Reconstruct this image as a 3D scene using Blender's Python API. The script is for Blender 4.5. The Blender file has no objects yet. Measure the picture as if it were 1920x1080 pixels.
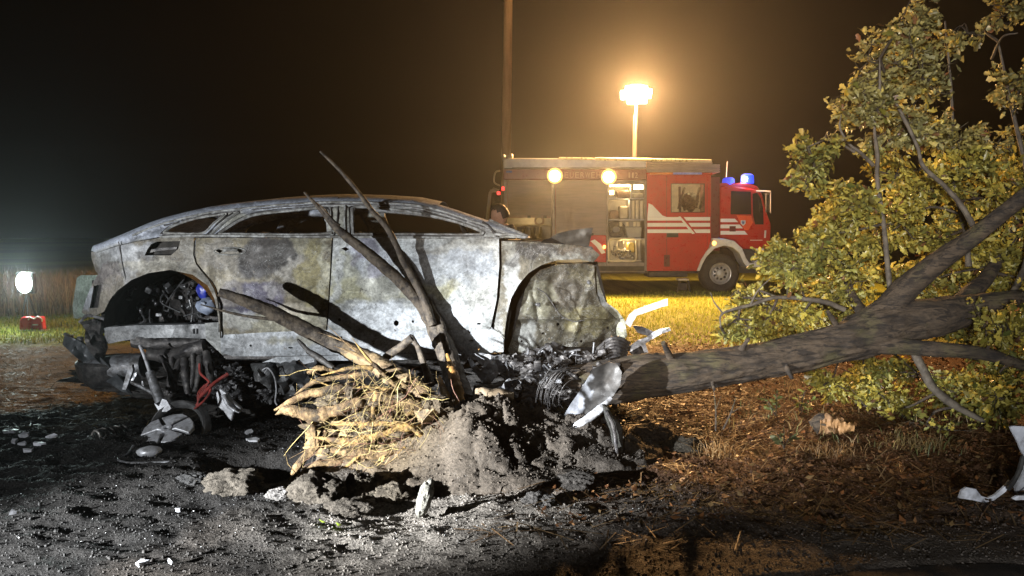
import bpy, bmesh, math, random
import numpy as np
from mathutils import Vector, Matrix, noise
from mathutils.geometry import delaunay_2d_cdt

random.seed(7)
rng = np.random.default_rng(7)
R = math.radians
sc = bpy.context.scene
COL = sc.collection

# ------------------------------------------------------------------ camera
F = 1387.0                      # focal length in pixels of the 1920 px wide photograph
CAMZ = 1.35
PITCH = math.atan(100.0 / F)
cd = bpy.data.cameras.new('camera'); cam = bpy.data.objects.new('camera', cd); COL.objects.link(cam)
cd.sensor_width = 36.0; cd.lens = F / 1920.0 * 36.0
cd.clip_start = 0.05; cd.clip_end = 2000.0
cam.location = (0, 0, CAMZ); cam.rotation_euler = (R(90) - PITCH, 0, 0)
sc.camera = cam
CP, SP = math.cos(PITCH), math.sin(PITCH)

def P(px, py, Y):
    """world point at depth Y that the photograph shows at pixel px, py"""
    x = (px - 960.0) / F; u = -(py - 540.0) / F
    dy = CP + u * SP; dz = -SP + u * CP
    k = Y / dy
    return Vector((x * k, Y, CAMZ + dz * k))
def Pn(px, py, Y):
    px = np.asarray(px, float); py = np.asarray(py, float); Y = np.broadcast_to(np.asarray(Y, float), px.shape)
    x = (px - 960.0) / F; u = -(py - 540.0) / F
    dy = CP + u * SP; dz = -SP + u * CP
    k = Y / dy
    return np.stack([x * k, Y, CAMZ + dz * k], -1)
def G(px, py, z=0.0):
    x = (px - 960.0) / F; u = -(py - 540.0) / F
    dy = CP + u * SP; dz = -SP + u * CP
    k = (z - CAMZ) / dz
    return Vector((x * k, dy * k, z))

# ------------------------------------------------------------------ night sky, lamps, exposure
w = bpy.data.worlds.new('World'); sc.world = w; w.use_nodes = True
nt = w.node_tree; bg = nt.nodes['Background']
sky = nt.nodes.new('ShaderNodeTexSky'); sky.sky_type = 'NISHITA'; sky.sun_disc = False
sky.sun_elevation = R(-4.0); sky.sun_rotation = R(200)
nt.links.new(sky.outputs[0], bg.inputs[0]); bg.inputs[1].default_value = 0.015

def lamp(name, kind, loc, power, color, aim=None, size=60, blend=0.6, radius=0.06):
    d = bpy.data.lights.new(name, kind); d.energy = power; d.color = color
    o = bpy.data.objects.new(name, d); COL.objects.link(o); o.location = loc
    if kind in ('POINT', 'SPOT'): d.shadow_soft_size = radius
    if kind == 'SPOT': d.spot_size = R(size); d.spot_blend = blend
    if aim is not None:
        o.rotation_euler = (Vector(aim) - Vector(loc)).to_track_quat('-Z', 'Y').to_euler()
    return o
COLD = (0.95, 0.975, 1.0); WARM = (1.0, 0.52, 0.19)
# twin-headed work light standing to the left of the camera: a narrow beam on the roots, a wide one on the car
lamp('work_light_beam', 'SPOT', (-4.5, 0.8, 1.0), 8600, COLD, P(705, 905, 4.0), 33, 1.0, 0.03)
lamp('work_light_flood', 'SPOT', (-4.5, 0.8, 0.90), 1250, COLD, P(500, 340, 5.4), 56, 1.0, 0.03)
# headlights of the vehicle behind the photographer, over the car roof onto the truck and the crown
lamp('vehicle_light', 'SPOT', (-1.2, -3.0, 2.1), 5400, (1.0, 0.94, 0.88), (5.4, 17.0, 2.3), 34, 0.9, 0.12)
lamp('vehicle_dipped_light', 'SPOT', (-1.0, -3.0, 1.2), 1500, COLD, (2.9, 4.2, 0.6), 30, 1.0, 0.12)
MAST = P(1193, 175, 18.0)
FLOOD = P(45, 530, 10.6)
S1 = P(1040, 330, 16.86); S2 = P(1141, 332, 16.86)

vs = sc.view_settings
vs.view_transform = 'Standard'; vs.look = 'None'; vs.exposure = 0.0; vs.gamma = 1.0; vs.use_curve_mapping = False
sc.cycles.use_denoising = True
sc.cycles.max_bounces = 5; sc.cycles.diffuse_bounces = 2; sc.cycles.glossy_bounces = 2
sc.cycles.transmission_bounces = 3; sc.cycles.volume_bounces = 0; sc.cycles.transparent_max_bounces = 6
sc.cycles.sample_clamp_indirect = 3.0
sc.cycles.caustics_reflective = False; sc.cycles.caustics_refractive = False

# ------------------------------------------------------------------ helpers: noise
def _hash(ix, iy, s):
    h = (ix.astype(np.int64) * 374761393 + iy.astype(np.int64) * 668265263 + s * 2147483647 + 1013904223) & 0xFFFFFFFF
    h = ((h ^ (h >> 13)) * 1274126177) & 0xFFFFFFFF
    h = (h ^ (h >> 16)) & 0xFFFFFFFF
    return h / 4294967295.0
def vn(x, y, s=0):
    x = np.asarray(x, float); y = np.asarray(y, float)
    ix = np.floor(x); iy = np.floor(y); fx = x - ix; fy = y - iy
    fx = fx * fx * fx * (fx * (fx * 6 - 15) + 10); fy = fy * fy * fy * (fy * (fy * 6 - 15) + 10)
    a = _hash(ix, iy, s); b = _hash(ix + 1, iy, s); c = _hash(ix, iy + 1, s); d = _hash(ix + 1, iy + 1, s)
    return (a + (b - a) * fx) * (1 - fy) + (c + (d - c) * fx) * fy - 0.5
def fbm(x, y, s=0, o=4, g=0.5):
    r = 0; a = 1.0
    for k in range(o):
        r = r + a * vn(np.asarray(x) * 2 ** k + 17.3 * k, np.asarray(y) * 2 ** k + 5.1 * k, s + k); a *= g
    return r
def sstep(a, b, x):
    t = np.clip((np.asarray(x, float) - a) / (b - a), 0, 1); return t * t * (3 - 2 * t)
def n3(v, f=1.0, s=0.0):
    return noise.noise(Vector((v[0] * f + s, v[1] * f + s * 1.7, v[2] * f - s)))

# ------------------------------------------------------------------ helpers: materials
def newmat(name):
    m = bpy.data.materials.new(name); m.use_nodes = True
    t = m.node_tree; return m, t, t.nodes['Principled BSDF']
def N(t, kind, **kw):
    n = t.nodes.new(kind)
    for k, v in kw.items():
        if k.startswith('i_'):
            n.inputs[k[2:]].default_value = v
        else: setattr(n, k, v)
    return n
def c4(c): return (c[0], c[1], c[2], 1.0)
def mix(t, fac, a, b, mode='MIX'):
    n = t.nodes.new('ShaderNodeMix'); n.data_type = 'RGBA'; n.blend_type = mode
    for sock, val in ((n.inputs[0], fac), (n.inputs[6], a), (n.inputs[7], b)):
        if hasattr(val, 'links'): t.links.new(val, sock)
        elif isinstance(val, (int, float)): sock.default_value = val
        else: sock.default_value = c4(val)
    return n.outputs[2]
def ramp(t, src, p0, p1, v0=0.0, v1=1.0):
    n = t.nodes.new('ShaderNodeMapRange'); n.interpolation_type = 'SMOOTHSTEP'
    t.links.new(src, n.inputs[0])
    n.inputs[1].default_value = p0; n.inputs[2].default_value = p1; n.inputs[3].default_value = v0; n.inputs[4].default_value = v1
    return n.outputs[0]
def tnoise(t, scale, detail=4, rough=0.55, dist=0.0, stretch=None, vec=None):
    if vec is None:
        vec = t.nodes.new('ShaderNodeTexCoord').outputs['Object']
    if stretch:
        mp = t.nodes.new('ShaderNodeMapping'); mp.inputs['Scale'].default_value = stretch
        t.links.new(vec, mp.inputs[0]); vec = mp.outputs[0]
    n = N(t, 'ShaderNodeTexNoise'); n.inputs['Scale'].default_value = scale; n.inputs['Detail'].default_value = detail
    n.inputs['Roughness'].default_value = rough; n.inputs['Distortion'].default_value = dist
    t.links.new(vec, n.inputs['Vector'])
    return n.outputs['Fac']
def bump(t, b, h, strength=0.5, dist=0.01):
    n = N(t, 'ShaderNodeBump'); n.inputs['Strength'].default_value = strength; n.inputs['Distance'].default_value = dist
    t.links.new(h, n.inputs['Height']); t.links.new(n.outputs[0], b.inputs['Normal'])
def simple(name, c1, c2=None, scale=6.0, rough=0.6, metal=0.0, bmp=0.0, bscale=40.0, bdist=0.004, stretch=None, spec=0.5, dirt=None, dscale=9.0, damt=0.6):
    """two-tone noise-mixed surface with optional grime and fine relief"""
    m, t, b = newmat(name)
    if c2 is None: c2 = tuple(0.7 * x for x in c1)
    f = tnoise(t, scale, 5, 0.6, 0.0, stretch)
    col = mix(t, ramp(t, f, 0.35, 0.65), c1, c2)
    if dirt:
        d = tnoise(t, dscale, 6, 0.65)
        col = mix(t, ramp(t, d, 0.45, 0.65, 0.0, damt), col, dirt)
    t.links.new(col, b.inputs['Base Color'])
    b.inputs['Metallic'].default_value = metal
    rn = tnoise(t, scale * 2.3, 4)
    t.links.new(ramp(t, rn, 0.3, 0.7, max(0.05, rough - 0.12), min(1, rough + 0.12)), b.inputs['Roughness'])
    b.inputs['Specular IOR Level'].default_value = spec
    if bmp: bump(t, b, tnoise(t, bscale, 5, 0.6, 0, stretch), bmp, bdist)
    return m
def emitter(name, col, strength, base=(0.8, 0.8, 0.8)):
    m, t, b = newmat(name)
    b.inputs['Base Color'].default_value = c4(base)
    b.inputs['Emission Color'].default_value = c4(col); b.inputs['Emission Strength'].default_value = strength
    m.cycles.emission_sampling = 'NONE' if strength < 5 else 'AUTO'
    return m
def vcol_mat(name, rough=0.75, metal=0.0, speck=(0.75, 1.15), sscale=70.0, bmp=0.35, bscale=90.0, bdist=0.003, spots=None, translucent=0.0, spec=0.4, stretch=None):
    """colour from the 'Col' attribute, broken up by grain and spots"""
    m, t, b = newmat(name)
    a = N(t, 'ShaderNodeAttribute', attribute_name='Col')
    f = tnoise(t, sscale, 6, 0.65, 0, stretch)
    mul = ramp(t, f, 0.3, 0.7, speck[0], speck[1])
    cmb = N(t, 'ShaderNodeCombineColor')
    for k in range(3): t.links.new(mul, cmb.inputs[k])
    col = mix(t, 1.0, a.outputs['Color'], cmb.outputs[0], 'MULTIPLY')
    if spots:
        for (sc1, th, amt, c) in spots:
            s1 = tnoise(t, sc1, 6, 0.7, 0.4); s2 = tnoise(t, sc1 * 0.13, 3, 0.5)
            mm = N(t, 'ShaderNodeMath', operation='MULTIPLY')
            t.links.new(ramp(t, s1, th, th + 0.04), mm.inputs[0]); t.links.new(ramp(t, s2, 0.46, 0.6, 0, amt), mm.inputs[1])
            col = mix(t, mm.outputs[0], col, c)
    t.links.new(col, b.inputs['Base Color'])
    b.inputs['Metallic'].default_value = metal; b.inputs['Specular IOR Level'].default_value = spec
    rn = tnoise(t, sscale * 0.3, 4)
    t.links.new(ramp(t, rn, 0.3, 0.7, rough - 0.15, min(1, rough + 0.15)), b.inputs['Roughness'])
    if bmp: bump(t, b, f, bmp, bdist)
    if translucent:
        out = t.nodes['Material Output']
        tr = N(t, 'ShaderNodeBsdfTranslucent'); t.links.new(col, tr.inputs[0])
        ms = N(t, 'ShaderNodeMixShader'); ms.inputs[0].default_value = translucent
        t.links.new(b.outputs[0], ms.inputs[1]); t.links.new(tr.outputs[0], ms.inputs[2])
        t.links.new(ms.outputs[0], out.inputs[0])
    return m

# ------------------------------------------------------------------ helpers: objects
def tag(o, label=None, cat=None, group=None, kind=None):
    if label: o['label'] = label
    if cat: o['category'] = cat
    if group: o['group'] = group
    if kind: o['kind'] = kind
    return o
def thing(name, label, cat, loc, group=None):
    o = bpy.data.objects.new(name, None); COL.objects.link(o); o.location = loc
    o.empty_display_size = 0.1
    return tag(o, label, cat, group)
def link(name, me, mat=None, parent=None):
    o = bpy.data.objects.new(name, me); COL.objects.link(o)
    if mat is not None and not me.materials: me.materials.append(mat)
    if parent is not None:
        o.parent = parent
        L = parent.location.copy(); p = parent.parent
        while p is not None: L = L + p.location; p = p.parent
        o.matrix_parent_inverse = Matrix.Translation(-L)
    return o
def setcol(me, cols):
    a = me.color_attributes.new('Col', 'FLOAT_COLOR', 'POINT')
    c = np.ones((len(me.vertices), 4), np.float32); c[:, :3] = cols
    a.data.foreach_set('color', c.ravel())
def fast_mesh(name, verts, faces, cols=None, smooth=False):
    """verts (n,3), faces (m,k) of one size k"""
    verts = np.asarray(verts, np.float32); faces = np.asarray(faces, np.int32)
    me = bpy.data.meshes.new(name); m, k = faces.shape
    me.vertices.add(len(verts)); me.vertices.foreach_set('co', verts.ravel())
    me.loops.add(m * k); me.loops.foreach_set('vertex_index', faces.ravel())
    me.polygons.add(m); me.polygons.foreach_set('loop_start', np.arange(m, dtype=np.int32) * k)
    me.polygons.foreach_set('loop_total', np.full(m, k, np.int32))
    me.update(calc_edges=True)
    if cols is not None: setcol(me, cols)
    if smooth: me.shade_smooth()
    return me
def catmull(pts, n):
    pts = [np.asarray(p, float) for p in pts]
    if len(pts) == 2: pts = [pts[0], (pts[0] + pts[1]) / 2, pts[1]]
    q = [2 * pts[0] - pts[1]] + pts + [2 * pts[-1] - pts[-2]]
    L = [np.linalg.norm((pts[i + 1] - pts[i])[:3]) for i in range(len(pts) - 1)]
    tot = sum(L); out = []
    for i in range(len(pts) - 1):
        m = max(1, int(round(n * L[i] / max(tot, 1e-9))))
        for j in range(m):
            t = j / m; a, b, c, d = q[i:i + 4]
            out.append(0.5 * (2 * b + (c - a) * t + (2 * a - 5 * b + 4 * c - d) * t * t + (3 * b - a - 3 * c + d) * t ** 3))
    out.append(pts[-1]); return out

class MB:
    """collects shapes, then links them as one mesh object"""
    def __init__(s): s.v = []; s.f = []; s.c = []
    def add(s, vs, fs, col=None):
        o = len(s.v); s.v += [tuple(p) for p in vs]; s.f += [tuple(i + o for i in f) for f in fs]
        if col is not None: s.c += [tuple(col)] * len(vs) if not hasattr(col[0], '__len__') else [tuple(c) for c in col]
        return s
    def bm(s, bm, col=None):
        bm.verts.index_update()
        s.add([v.co[:] for v in bm.verts], [[v.index for v in f.verts] for f in bm.faces], col); bm.free(); return s
    def box(s, c, d, rot=None, bev=0.0, col=None, seg=1):
        b = bmesh.new(); bmesh.ops.create_cube(b, size=1.0)
        bmesh.ops.scale(b, vec=d, verts=b.verts)
        if bev > 0: bmesh.ops.bevel(b, geom=b.edges[:], offset=min(bev, 0.45 * min(d)), segments=seg, affect='EDGES', profile=0.5)
        M = Matrix.Translation(c)
        if rot is not None: M = M @ rot.to_matrix().to_4x4() if hasattr(rot, 'to_matrix') else M @ rot
        b.transform(M); return s.bm(b, col)
    def tube(s, pts, rad, seg=8, n=None, gn=0.0, gf=20.0, col=None, closed=False, flat=1.0, caps=True, ridge=0.0, rf=4.0):
        """pts: list of (x,y,z); rad: number or list; smooth centre line, gnarled by gn"""
        if not hasattr(rad, '__len__'): rad = [rad] * len(pts)
        p4 = [np.array([p[0], p[1], p[2], r]) for p, r in zip(pts, rad)]
        if n: p4 = catmull(p4, n)
        C = [Vector(p[:3]) for p in p4]; rr = [max(1e-4, p[3]) for p in p4]; m = len(C)
        up = None; vs = []; arc = 0.0
        for i in range(m):
            if i: arc += (C[i] - C[i - 1]).length
            T = (C[min(i + 1, m - 1)] - C[max(i - 1, 0)])
            T = T.normalized() if T.length > 1e-9 else Vector((1, 0, 0))
            if up is None:
                up = Vector((0, 0, 1)) if abs(T.z) < 0.9 else Vector((1, 0, 0))
            up = (up - T * up.dot(T)); up = up.normalized() if up.length > 1e-6 else T.orthogonal().normalized()
            sd = T.cross(up)
            for k in range(seg):
                a = 2 * math.pi * k / seg
                dv = up * (math.cos(a) * flat) + sd * math.sin(a)
                r = rr[i]
                if gn: 
                    q = C[i] + dv * r
                    r *= 1 + gn * (n3(q, gf) + 0.5 * n3(q, gf * 2.7, 3.1))
                if ridge:
                    r *= 1 + ridge * (noise.noise(Vector((math.cos(a) * rf, math.sin(a) * rf, arc * 3.0 + C[0].x * 9))) + 0.5 * noise.noise(Vector((math.cos(a) * rf * 2.3, math.sin(a) * rf * 2.3, arc * 9.0 - C[0].z * 7))))
                vs.append(C[i] + dv * r)
        fs = []
        for i in range(m - 1):
            for k in range(seg):
                k2 = (k + 1) % seg
                fs.append((i * seg + k, i * seg + k2, (i + 1) * seg + k2, (i + 1) * seg + k))
        if caps:
            fs.append(tuple(range(seg - 1, -1, -1))); fs.append(tuple((m - 1) * seg + k for k in range(seg)))
        return s.add(vs, fs, col)
    def lathe(s, prof, M=None, seg=24, col=None, arc=None):
        """prof: (radius, height) along z"""
        M = M or Matrix.Identity(4); vs = []; fs = []; n = len(prof)
        a0, a1 = arc or (0, 2 * math.pi); full = arc is None; ns = seg if full else seg + 1
        for k in range(ns):
            a = a0 + (a1 - a0) * k / seg
            for r, h in prof: vs.append(M @ Vector((r * math.cos(a), r * math.sin(a), h)))
        for k in range(seg):
            k2 = (k + 1) % ns
            for i in range(n - 1): fs.append((k * n + i, k2 * n + i, k2 * n + i + 1, k * n + i + 1))
        return s.add(vs, fs, col)
    def prism(s, front, back, col=None, bev=0.0):
        """front, back: matching rings of world points"""
        b = bmesh.new(); n = len(front)
        A = [b.verts.new(p) for p in front]; B = [b.verts.new(p) for p in back]
        b.faces.new(A); b.faces.new(B[::-1])
        for i in range(n): b.faces.new((A[(i + 1) % n], A[i], B[i], B[(i + 1) % n]))
        bmesh.ops.recalc_face_normals(b, faces=b.faces[:])
        if bev > 0: bmesh.ops.bevel(b, geom=[e for e in b.edges], offset=bev, segments=1, affect='EDGES', profile=0.5, clamp_overlap=True)
        return s.bm(b, col)
    def px(s, ring, Y0, depth, Yref=None, col=None, bev=0.0):
        """prism whose front outline sits at depth Y0 where the photograph shows ring"""
        Yr = Y0 if Yref is None else Yref
        f = [P(a, b, Yr) for a, b in ring]
        return s.prism([(p.x, Y0, p.z) for p in f], [(p.x, Y0 + depth, p.z) for p in f], col, bev)
    def rock(s, c, rad, amp=0.25, freq=3.0, sub=3, col=None, seed=0.0, flat=None):
        b = bmesh.new(); bmesh.ops.create_icosphere(b, subdivisions=sub, radius=1.0)
        for v in b.verts:
            d = v.co.normalized()
            k = 1 + amp * (n3(d, freq * 0.5, seed) + 0.6 * n3(d, freq * 1.3, seed + 5) + 0.35 * n3(d, freq * 3.1, seed + 9))
            v.co = Vector((d.x * rad[0], d.y * rad[1], d.z * rad[2])) * k + Vector(c)
        return s.bm(b, col)
    def mesh(s, name, smooth=True, ang=38):
        me = bpy.data.meshes.new(name); me.from_pydata(s.v, [], s.f); me.update()
        if s.c: setcol(me, np.array(s.c))
        if smooth:
            me.shade_smooth(); me.set_sharp_from_angle(angle=R(ang))
        return me
    def build(s, name, mat, parent=None, smooth=True, ang=38):
        return link(name, s.mesh(name, smooth, ang), mat, parent)

def rrect(x0, y0, x1, y1, r, n=4):
    out = []
    for cx, cy, a0 in ((x1 - r, y0 + r, -90), (x1 - r, y1 - r, 0), (x0 + r, y1 - r, 90), (x0 + r, y0 + r, 180)):
        for k in range(n + 1):
            a = R(a0 + 90 * k / n); out.append((cx + r * math.cos(a), cy + r * math.sin(a)))
    return out
def inside(pt, poly):
    x, y = pt; c = False; j = len(poly) - 1
    for i in range(len(poly)):
        xi, yi = poly[i]; xj, yj = poly[j]
        if (yi > y) != (yj > y) and x < (xj - xi) * (y - yi) / (yj - yi) + xi: c = not c
        j = i
    return c
def resample(poly, sp):
    out = []
    for i in range(len(poly)):
        a = poly[i]; b = poly[(i + 1) % len(poly)]
        L = math.hypot(b[0] - a[0], b[1] - a[1]); m = max(1, int(L / sp))
        for k in range(m): out.append((a[0] + (b[0] - a[0]) * k / m, a[1] + (b[1] - a[1]) * k / m))
    return out
def sheet(outline, sp, holes=()):
    """triangulated 2-D sheet with interior points; returns pts, tris, boundary loops"""
    loops = [resample(outline, sp)] + [resample(h, sp * 0.8) for h in holes]
    pts = []; edges = []
    for L in loops:
        o = len(pts); pts += L; edges += [(o + i, o + (i + 1) % len(L)) for i in range(len(L))]
    bnd = np.array(pts)
    xs = [p[0] for p in outline]; ys = [p[1] for p in outline]
    y = min(ys); row = 0
    while y < max(ys):
        x = min(xs) + (sp / 2 if row % 2 else 0)
        while x < max(xs):
            q = (x + random.uniform(-.15, .15) * sp, y + random.uniform(-.15, .15) * sp)
            if inside(q, outline) and not any(inside(q, h) for h in holes):
                if np.min((bnd[:, 0] - q[0]) ** 2 + (bnd[:, 1] - q[1]) ** 2) > (0.55 * sp) ** 2: pts.append(q)
            x += sp
        y += sp * 0.87; row += 1
    r = delaunay_2d_cdt([Vector(p) for p in pts], edges, [], 0, 1e-4)
    V = [(v.x, v.y) for v in r[0]]; T = []
    for f in r[2]:
        c = (sum(V[i][0] for i in f) / 3, sum(V[i][1] for i in f) / 3)
        if inside(c, outline) and not any(inside(c, h) for h in holes): T.append(tuple(f))
    return V, T
def panel(name, outline, Yfun, mat, parent, sp=8.0, th=0.012, holes=(), amp=0.0, freq=0.02, seed=0, colfun=None, mirror=None, name2=None, xyjit=0.0):
    """sheet-metal piece: outline in photograph pixels, laid on the surface Yfun(px, py); mirror = depth of the mirror plane"""
    V, T = sheet(outline, sp, holes)
    a = np.array(V); Yv = Yfun(a[:, 0], a[:, 1])
    if amp: Yv = Yv + amp * (fbm(a[:, 0] * freq, a[:, 1] * freq, seed, 4) * 2)
    W = Pn(a[:, 0], a[:, 1], Yv)
    if xyjit:
        W[:, 0] += xyjit * fbm(a[:, 0] * freq * 2, a[:, 1] * freq * 2, seed + 11, 3); W[:, 2] += xyjit * fbm(a[:, 0] * freq * 2, a[:, 1] * freq * 2, seed + 23, 3)
    n = len(W); back = W.copy(); back[:, 1] += th
    cnt = {}
    for f in T:
        for i in range(3):
            e = (f[i], f[(i + 1) % 3]); cnt[e] = 1
    be = [e for e in cnt if (e[1], e[0]) not in cnt]
    # pixel y runs down, so flip the winding to face the camera
    p, q, r_ = W[T[0][0]], W[T[0][1]], W[T[0][2]]
    flip = np.cross(q - p, r_ - p)[1] > 0
    fs = [f[::-1] if flip else f for f in T]
    tris = fs + [tuple(i + n for i in f[::-1]) for f in fs]
    quads = [(e[0], e[1], e[1] + n, e[0] + n) for e in be]
    verts = np.vstack([W, back])
    cols = None
    if colfun is not None:
        cc = colfun(a[:, 0], a[:, 1]); cols = np.vstack([cc, cc])
    def mk(nm, vv, fl):
        me = bpy.data.meshes.new(nm)
        me.from_pydata([tuple(x) for x in vv], [], [f[::-1] for f in tris + quads] if fl else tris + quads); me.update()
        if cols is not None: setcol(me, cols)
        me.shade_smooth(); me.set_sharp_from_angle(angle=R(40))
        return link(nm, me, mat, parent)
    o = mk(name, verts, False)
    if mirror is not None:
        v2 = verts.copy(); v2[:, 1] = 2 * mirror - v2[:, 1]
        mk(name2 or name, v2, True)
    return o
def const(Y): return lambda px, py: np.full(np.shape(px), float(Y))
def blobcol(base, blobs, seed=0, warp=22.0, freq=0.03):
    def f(px, py):
        qx = px + warp * fbm(px * freq, py * freq, seed, 4); qy = py + warp * fbm(px * freq + 40, py * freq + 9, seed + 3, 4)
        c = np.tile(np.array(base, float), (len(px), 1))
        for (bx, by, rx, ry, col, st) in blobs:
            d = np.sqrt(((qx - bx) / rx) ** 2 + ((qy - by) / ry) ** 2)
            k = (1 - sstep(0.86, 1.08, d))[:, None] * st
            c = c * (1 - k) + np.array(col) * k
        c *= (1 + 0.35 * fbm(px * 0.06, py * 0.06, seed + 8, 3))[:, None]
        return np.clip(c, 0.005, 0.95)
    return f
# ================================================================== GROUND
def road_edge(x): return 2.70 + 0.145 * np.asarray(x) + 0.10 * fbm(np.asarray(x) * 1.3, 0.3, 91, 3)
PIT = G(492, 872)
def burnt(x, y):
    """1 where fire blackened the soil round the wreck"""
    d = np.sqrt(((x + 1.35) / 3.0) ** 2 + ((y - 4.9) / 1.75) ** 2) + 0.35 * fbm(x * 0.9, y * 0.9, 31, 3)
    return 1 - sstep(0.75, 1.1, d)
def ground_h(x, y):
    x = np.asarray(x, float); y = np.asarray(y, float)
    far = 1 - sstep(7.0, 10.5, y)
    h = 0.06 * fbm(x * 0.3, y * 0.3, 1, 3)
    c = 0.034 * fbm(x * 1.8, y * 2.3, 5, 3) + 0.024 * fbm(x * 6.5 + 0.8 * y, y * 10.0, 9, 5, 0.55)
    rid = 1 - 2 * np.abs(fbm(x * 4.0 + 3, y * 6.0, 14, 3))
    c = c + 0.012 * (rid - 0.6) + 0.013 * fbm(x * 22, y * 30, 19, 2)
    c = c + 0.015 * fbm(x * 1.1 + 0.35 * y, y * 12 + 0.8 * x, 23, 3, 0.6)            # scrapes and ruts
    edge = sstep(0.0, 0.45, y - road_edge(x))
    h = h * edge + c * far * (0.25 + 0.75 * edge) * (0.62 + 0.38 * burnt(x, y))
    pit = np.exp(-(((x - PIT.x) / 0.26) ** 2 + ((y - PIT.y - 0.02) / 0.20) ** 2) ** 1.5)
    h = h - 0.34 * pit
    # verge drops a little to the field on the left where the lamp stands
    h = h + 0.008 * np.exp(-((y - road_edge(x) - 0.35) / 0.25) ** 2) * edge
    h = np.where(y < road_edge(x), np.minimum(h, 0.0) * 0.2 - 0.012, h)
    return h
def axis(fine0, fine1, step, lo, hi, g=1.13):
    a = list(np.arange(fine0, fine1, step)); s = step; x = a[-1]
    while x < hi: s *= g; x += s; a.append(x)
    s = step; x = a[0]; b = []
    while x > lo: s *= g; x -= s; b.append(x)
    return np.array(b[::-1] + a)
def ground_col(x, y):
    soil = np.array((0.075, 0.063, 0.052)); black = np.array((0.020, 0.019, 0.018)); litter = np.array((0.105, 0.048, 0.020))
    straw = np.array((0.13, 0.095, 0.045)); grass = np.array((0.20, 0.22, 0.035)); pale = np.array((0.27, 0.245, 0.215))
    n = fbm(x * 1.2, y * 1.6, 51, 4)
    c = np.tile(soil, (len(x), 1))
    def lay(k, col):
        nonlocal c
        k = np.clip(k, 0, 1)[:, None]; c = c * (1 - k) + col * k
    lay(0.85 * (1 - sstep(0.5, 1.05, np.sqrt(((x + 0.55) / 1.05) ** 2 + ((y - 3.6) / 0.85) ** 2) + 0.3 * n)), pale)  # pale soil, with the beam's bright pool painted in
    lay(sstep(-0.2, 1.2, x + 0.9 * n) * sstep(2.9, 4.2, y + 0.4 * n), litter)
    lay(burnt(x, y) * sstep(4.1, 4.7, y + 0.35 * n + 0.16 * np.abs(x + 0.6)), black)
    lay(sstep(-0.85, -1.45, x + 0.6 * n - 0.12 * (y - 3.3)) * (1 - sstep(4.9, 5.6, y + 0.8 * n)), black)
    lay(sstep(5.0, 6.0, y + 0.7 * n) * sstep(-2.2, -3.0, x), straw)
    lay(sstep(8.8, 9.7, y + 0.8 * n + 0.5 * fbm(x * 3, y * 3, 77, 2)), grass)
    c = c * (1 + 0.7 * fbm(x * 7, y * 9, 53, 3))[:, None]
    return np.clip(c, 0.008, 0.6)
xs = axis(-3.7, 3.5, 0.017, -160, 160); ys = axis(2.7, 6.6, 0.019, -30, 260)
XX, YY = np.meshgrid(xs, ys); ZZ = ground_h(XX, YY)
nx, ny = len(xs), len(ys)
idx = np.arange(nx * ny).reshape(ny, nx)
q = np.stack([idx[:-1, :-1], idx[:-1, 1:], idx[1:, 1:], idx[1:, :-1]], -1).reshape(-1, 4)
gv = np.stack([XX.ravel(), YY.ravel(), ZZ.ravel()], -1)
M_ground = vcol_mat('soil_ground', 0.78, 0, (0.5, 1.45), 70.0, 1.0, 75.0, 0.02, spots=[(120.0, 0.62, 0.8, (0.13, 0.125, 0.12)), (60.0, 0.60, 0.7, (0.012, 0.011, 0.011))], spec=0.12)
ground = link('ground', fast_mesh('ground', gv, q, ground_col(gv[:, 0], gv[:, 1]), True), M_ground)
tag(ground, kind='structure')

# road along the bottom of the picture
m, t, b = newmat('asphalt')
f1 = tnoise(t, 220, 3, 0.7); f2 = tnoise(t, 5, 5)
col = mix(t, ramp(t, f1, 0.4, 0.65), (0.018, 0.018, 0.018), (0.07, 0.068, 0.066)); col = mix(t, ramp(t, f2, 0.42, 0.65, 0, 0.7), col, (0.06, 0.05, 0.04))
t.links.new(col, b.inputs['Base Color']); b.inputs['Roughness'].default_value = 0.95; b.inputs['Specular IOR Level'].default_value = 0.15; bump(t, b, f1, 1.0, 0.012)
M_asphalt = m
rx = axis(-3.6, 3.5, 0.05, -60, 60); rj = np.linspace(0, 1, 40) ** 1.8
RXX, RT = np.meshgrid(rx, rj)
RE = road_edge(RXX) - 0.02
RYY = RE - RT * (RE + 7.0)
RZ = 0.004 + 0.006 * fbm(RXX * 3, RYY * 3, 3, 3) - 0.012 * (1 - sstep(0, 0.10, RE - RYY))
nn = np.arange(RXX.size).reshape(RXX.shape)
q = np.stack([nn[:-1, :-1], nn[1:, :-1], nn[1:, 1:], nn[:-1, 1:]], -1).reshape(-1, 4)
tag(link('road', fast_mesh('road', np.stack([RXX.ravel(), RYY.ravel(), RZ.ravel()], -1), q, None, True), M_asphalt), kind='structure')

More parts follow.
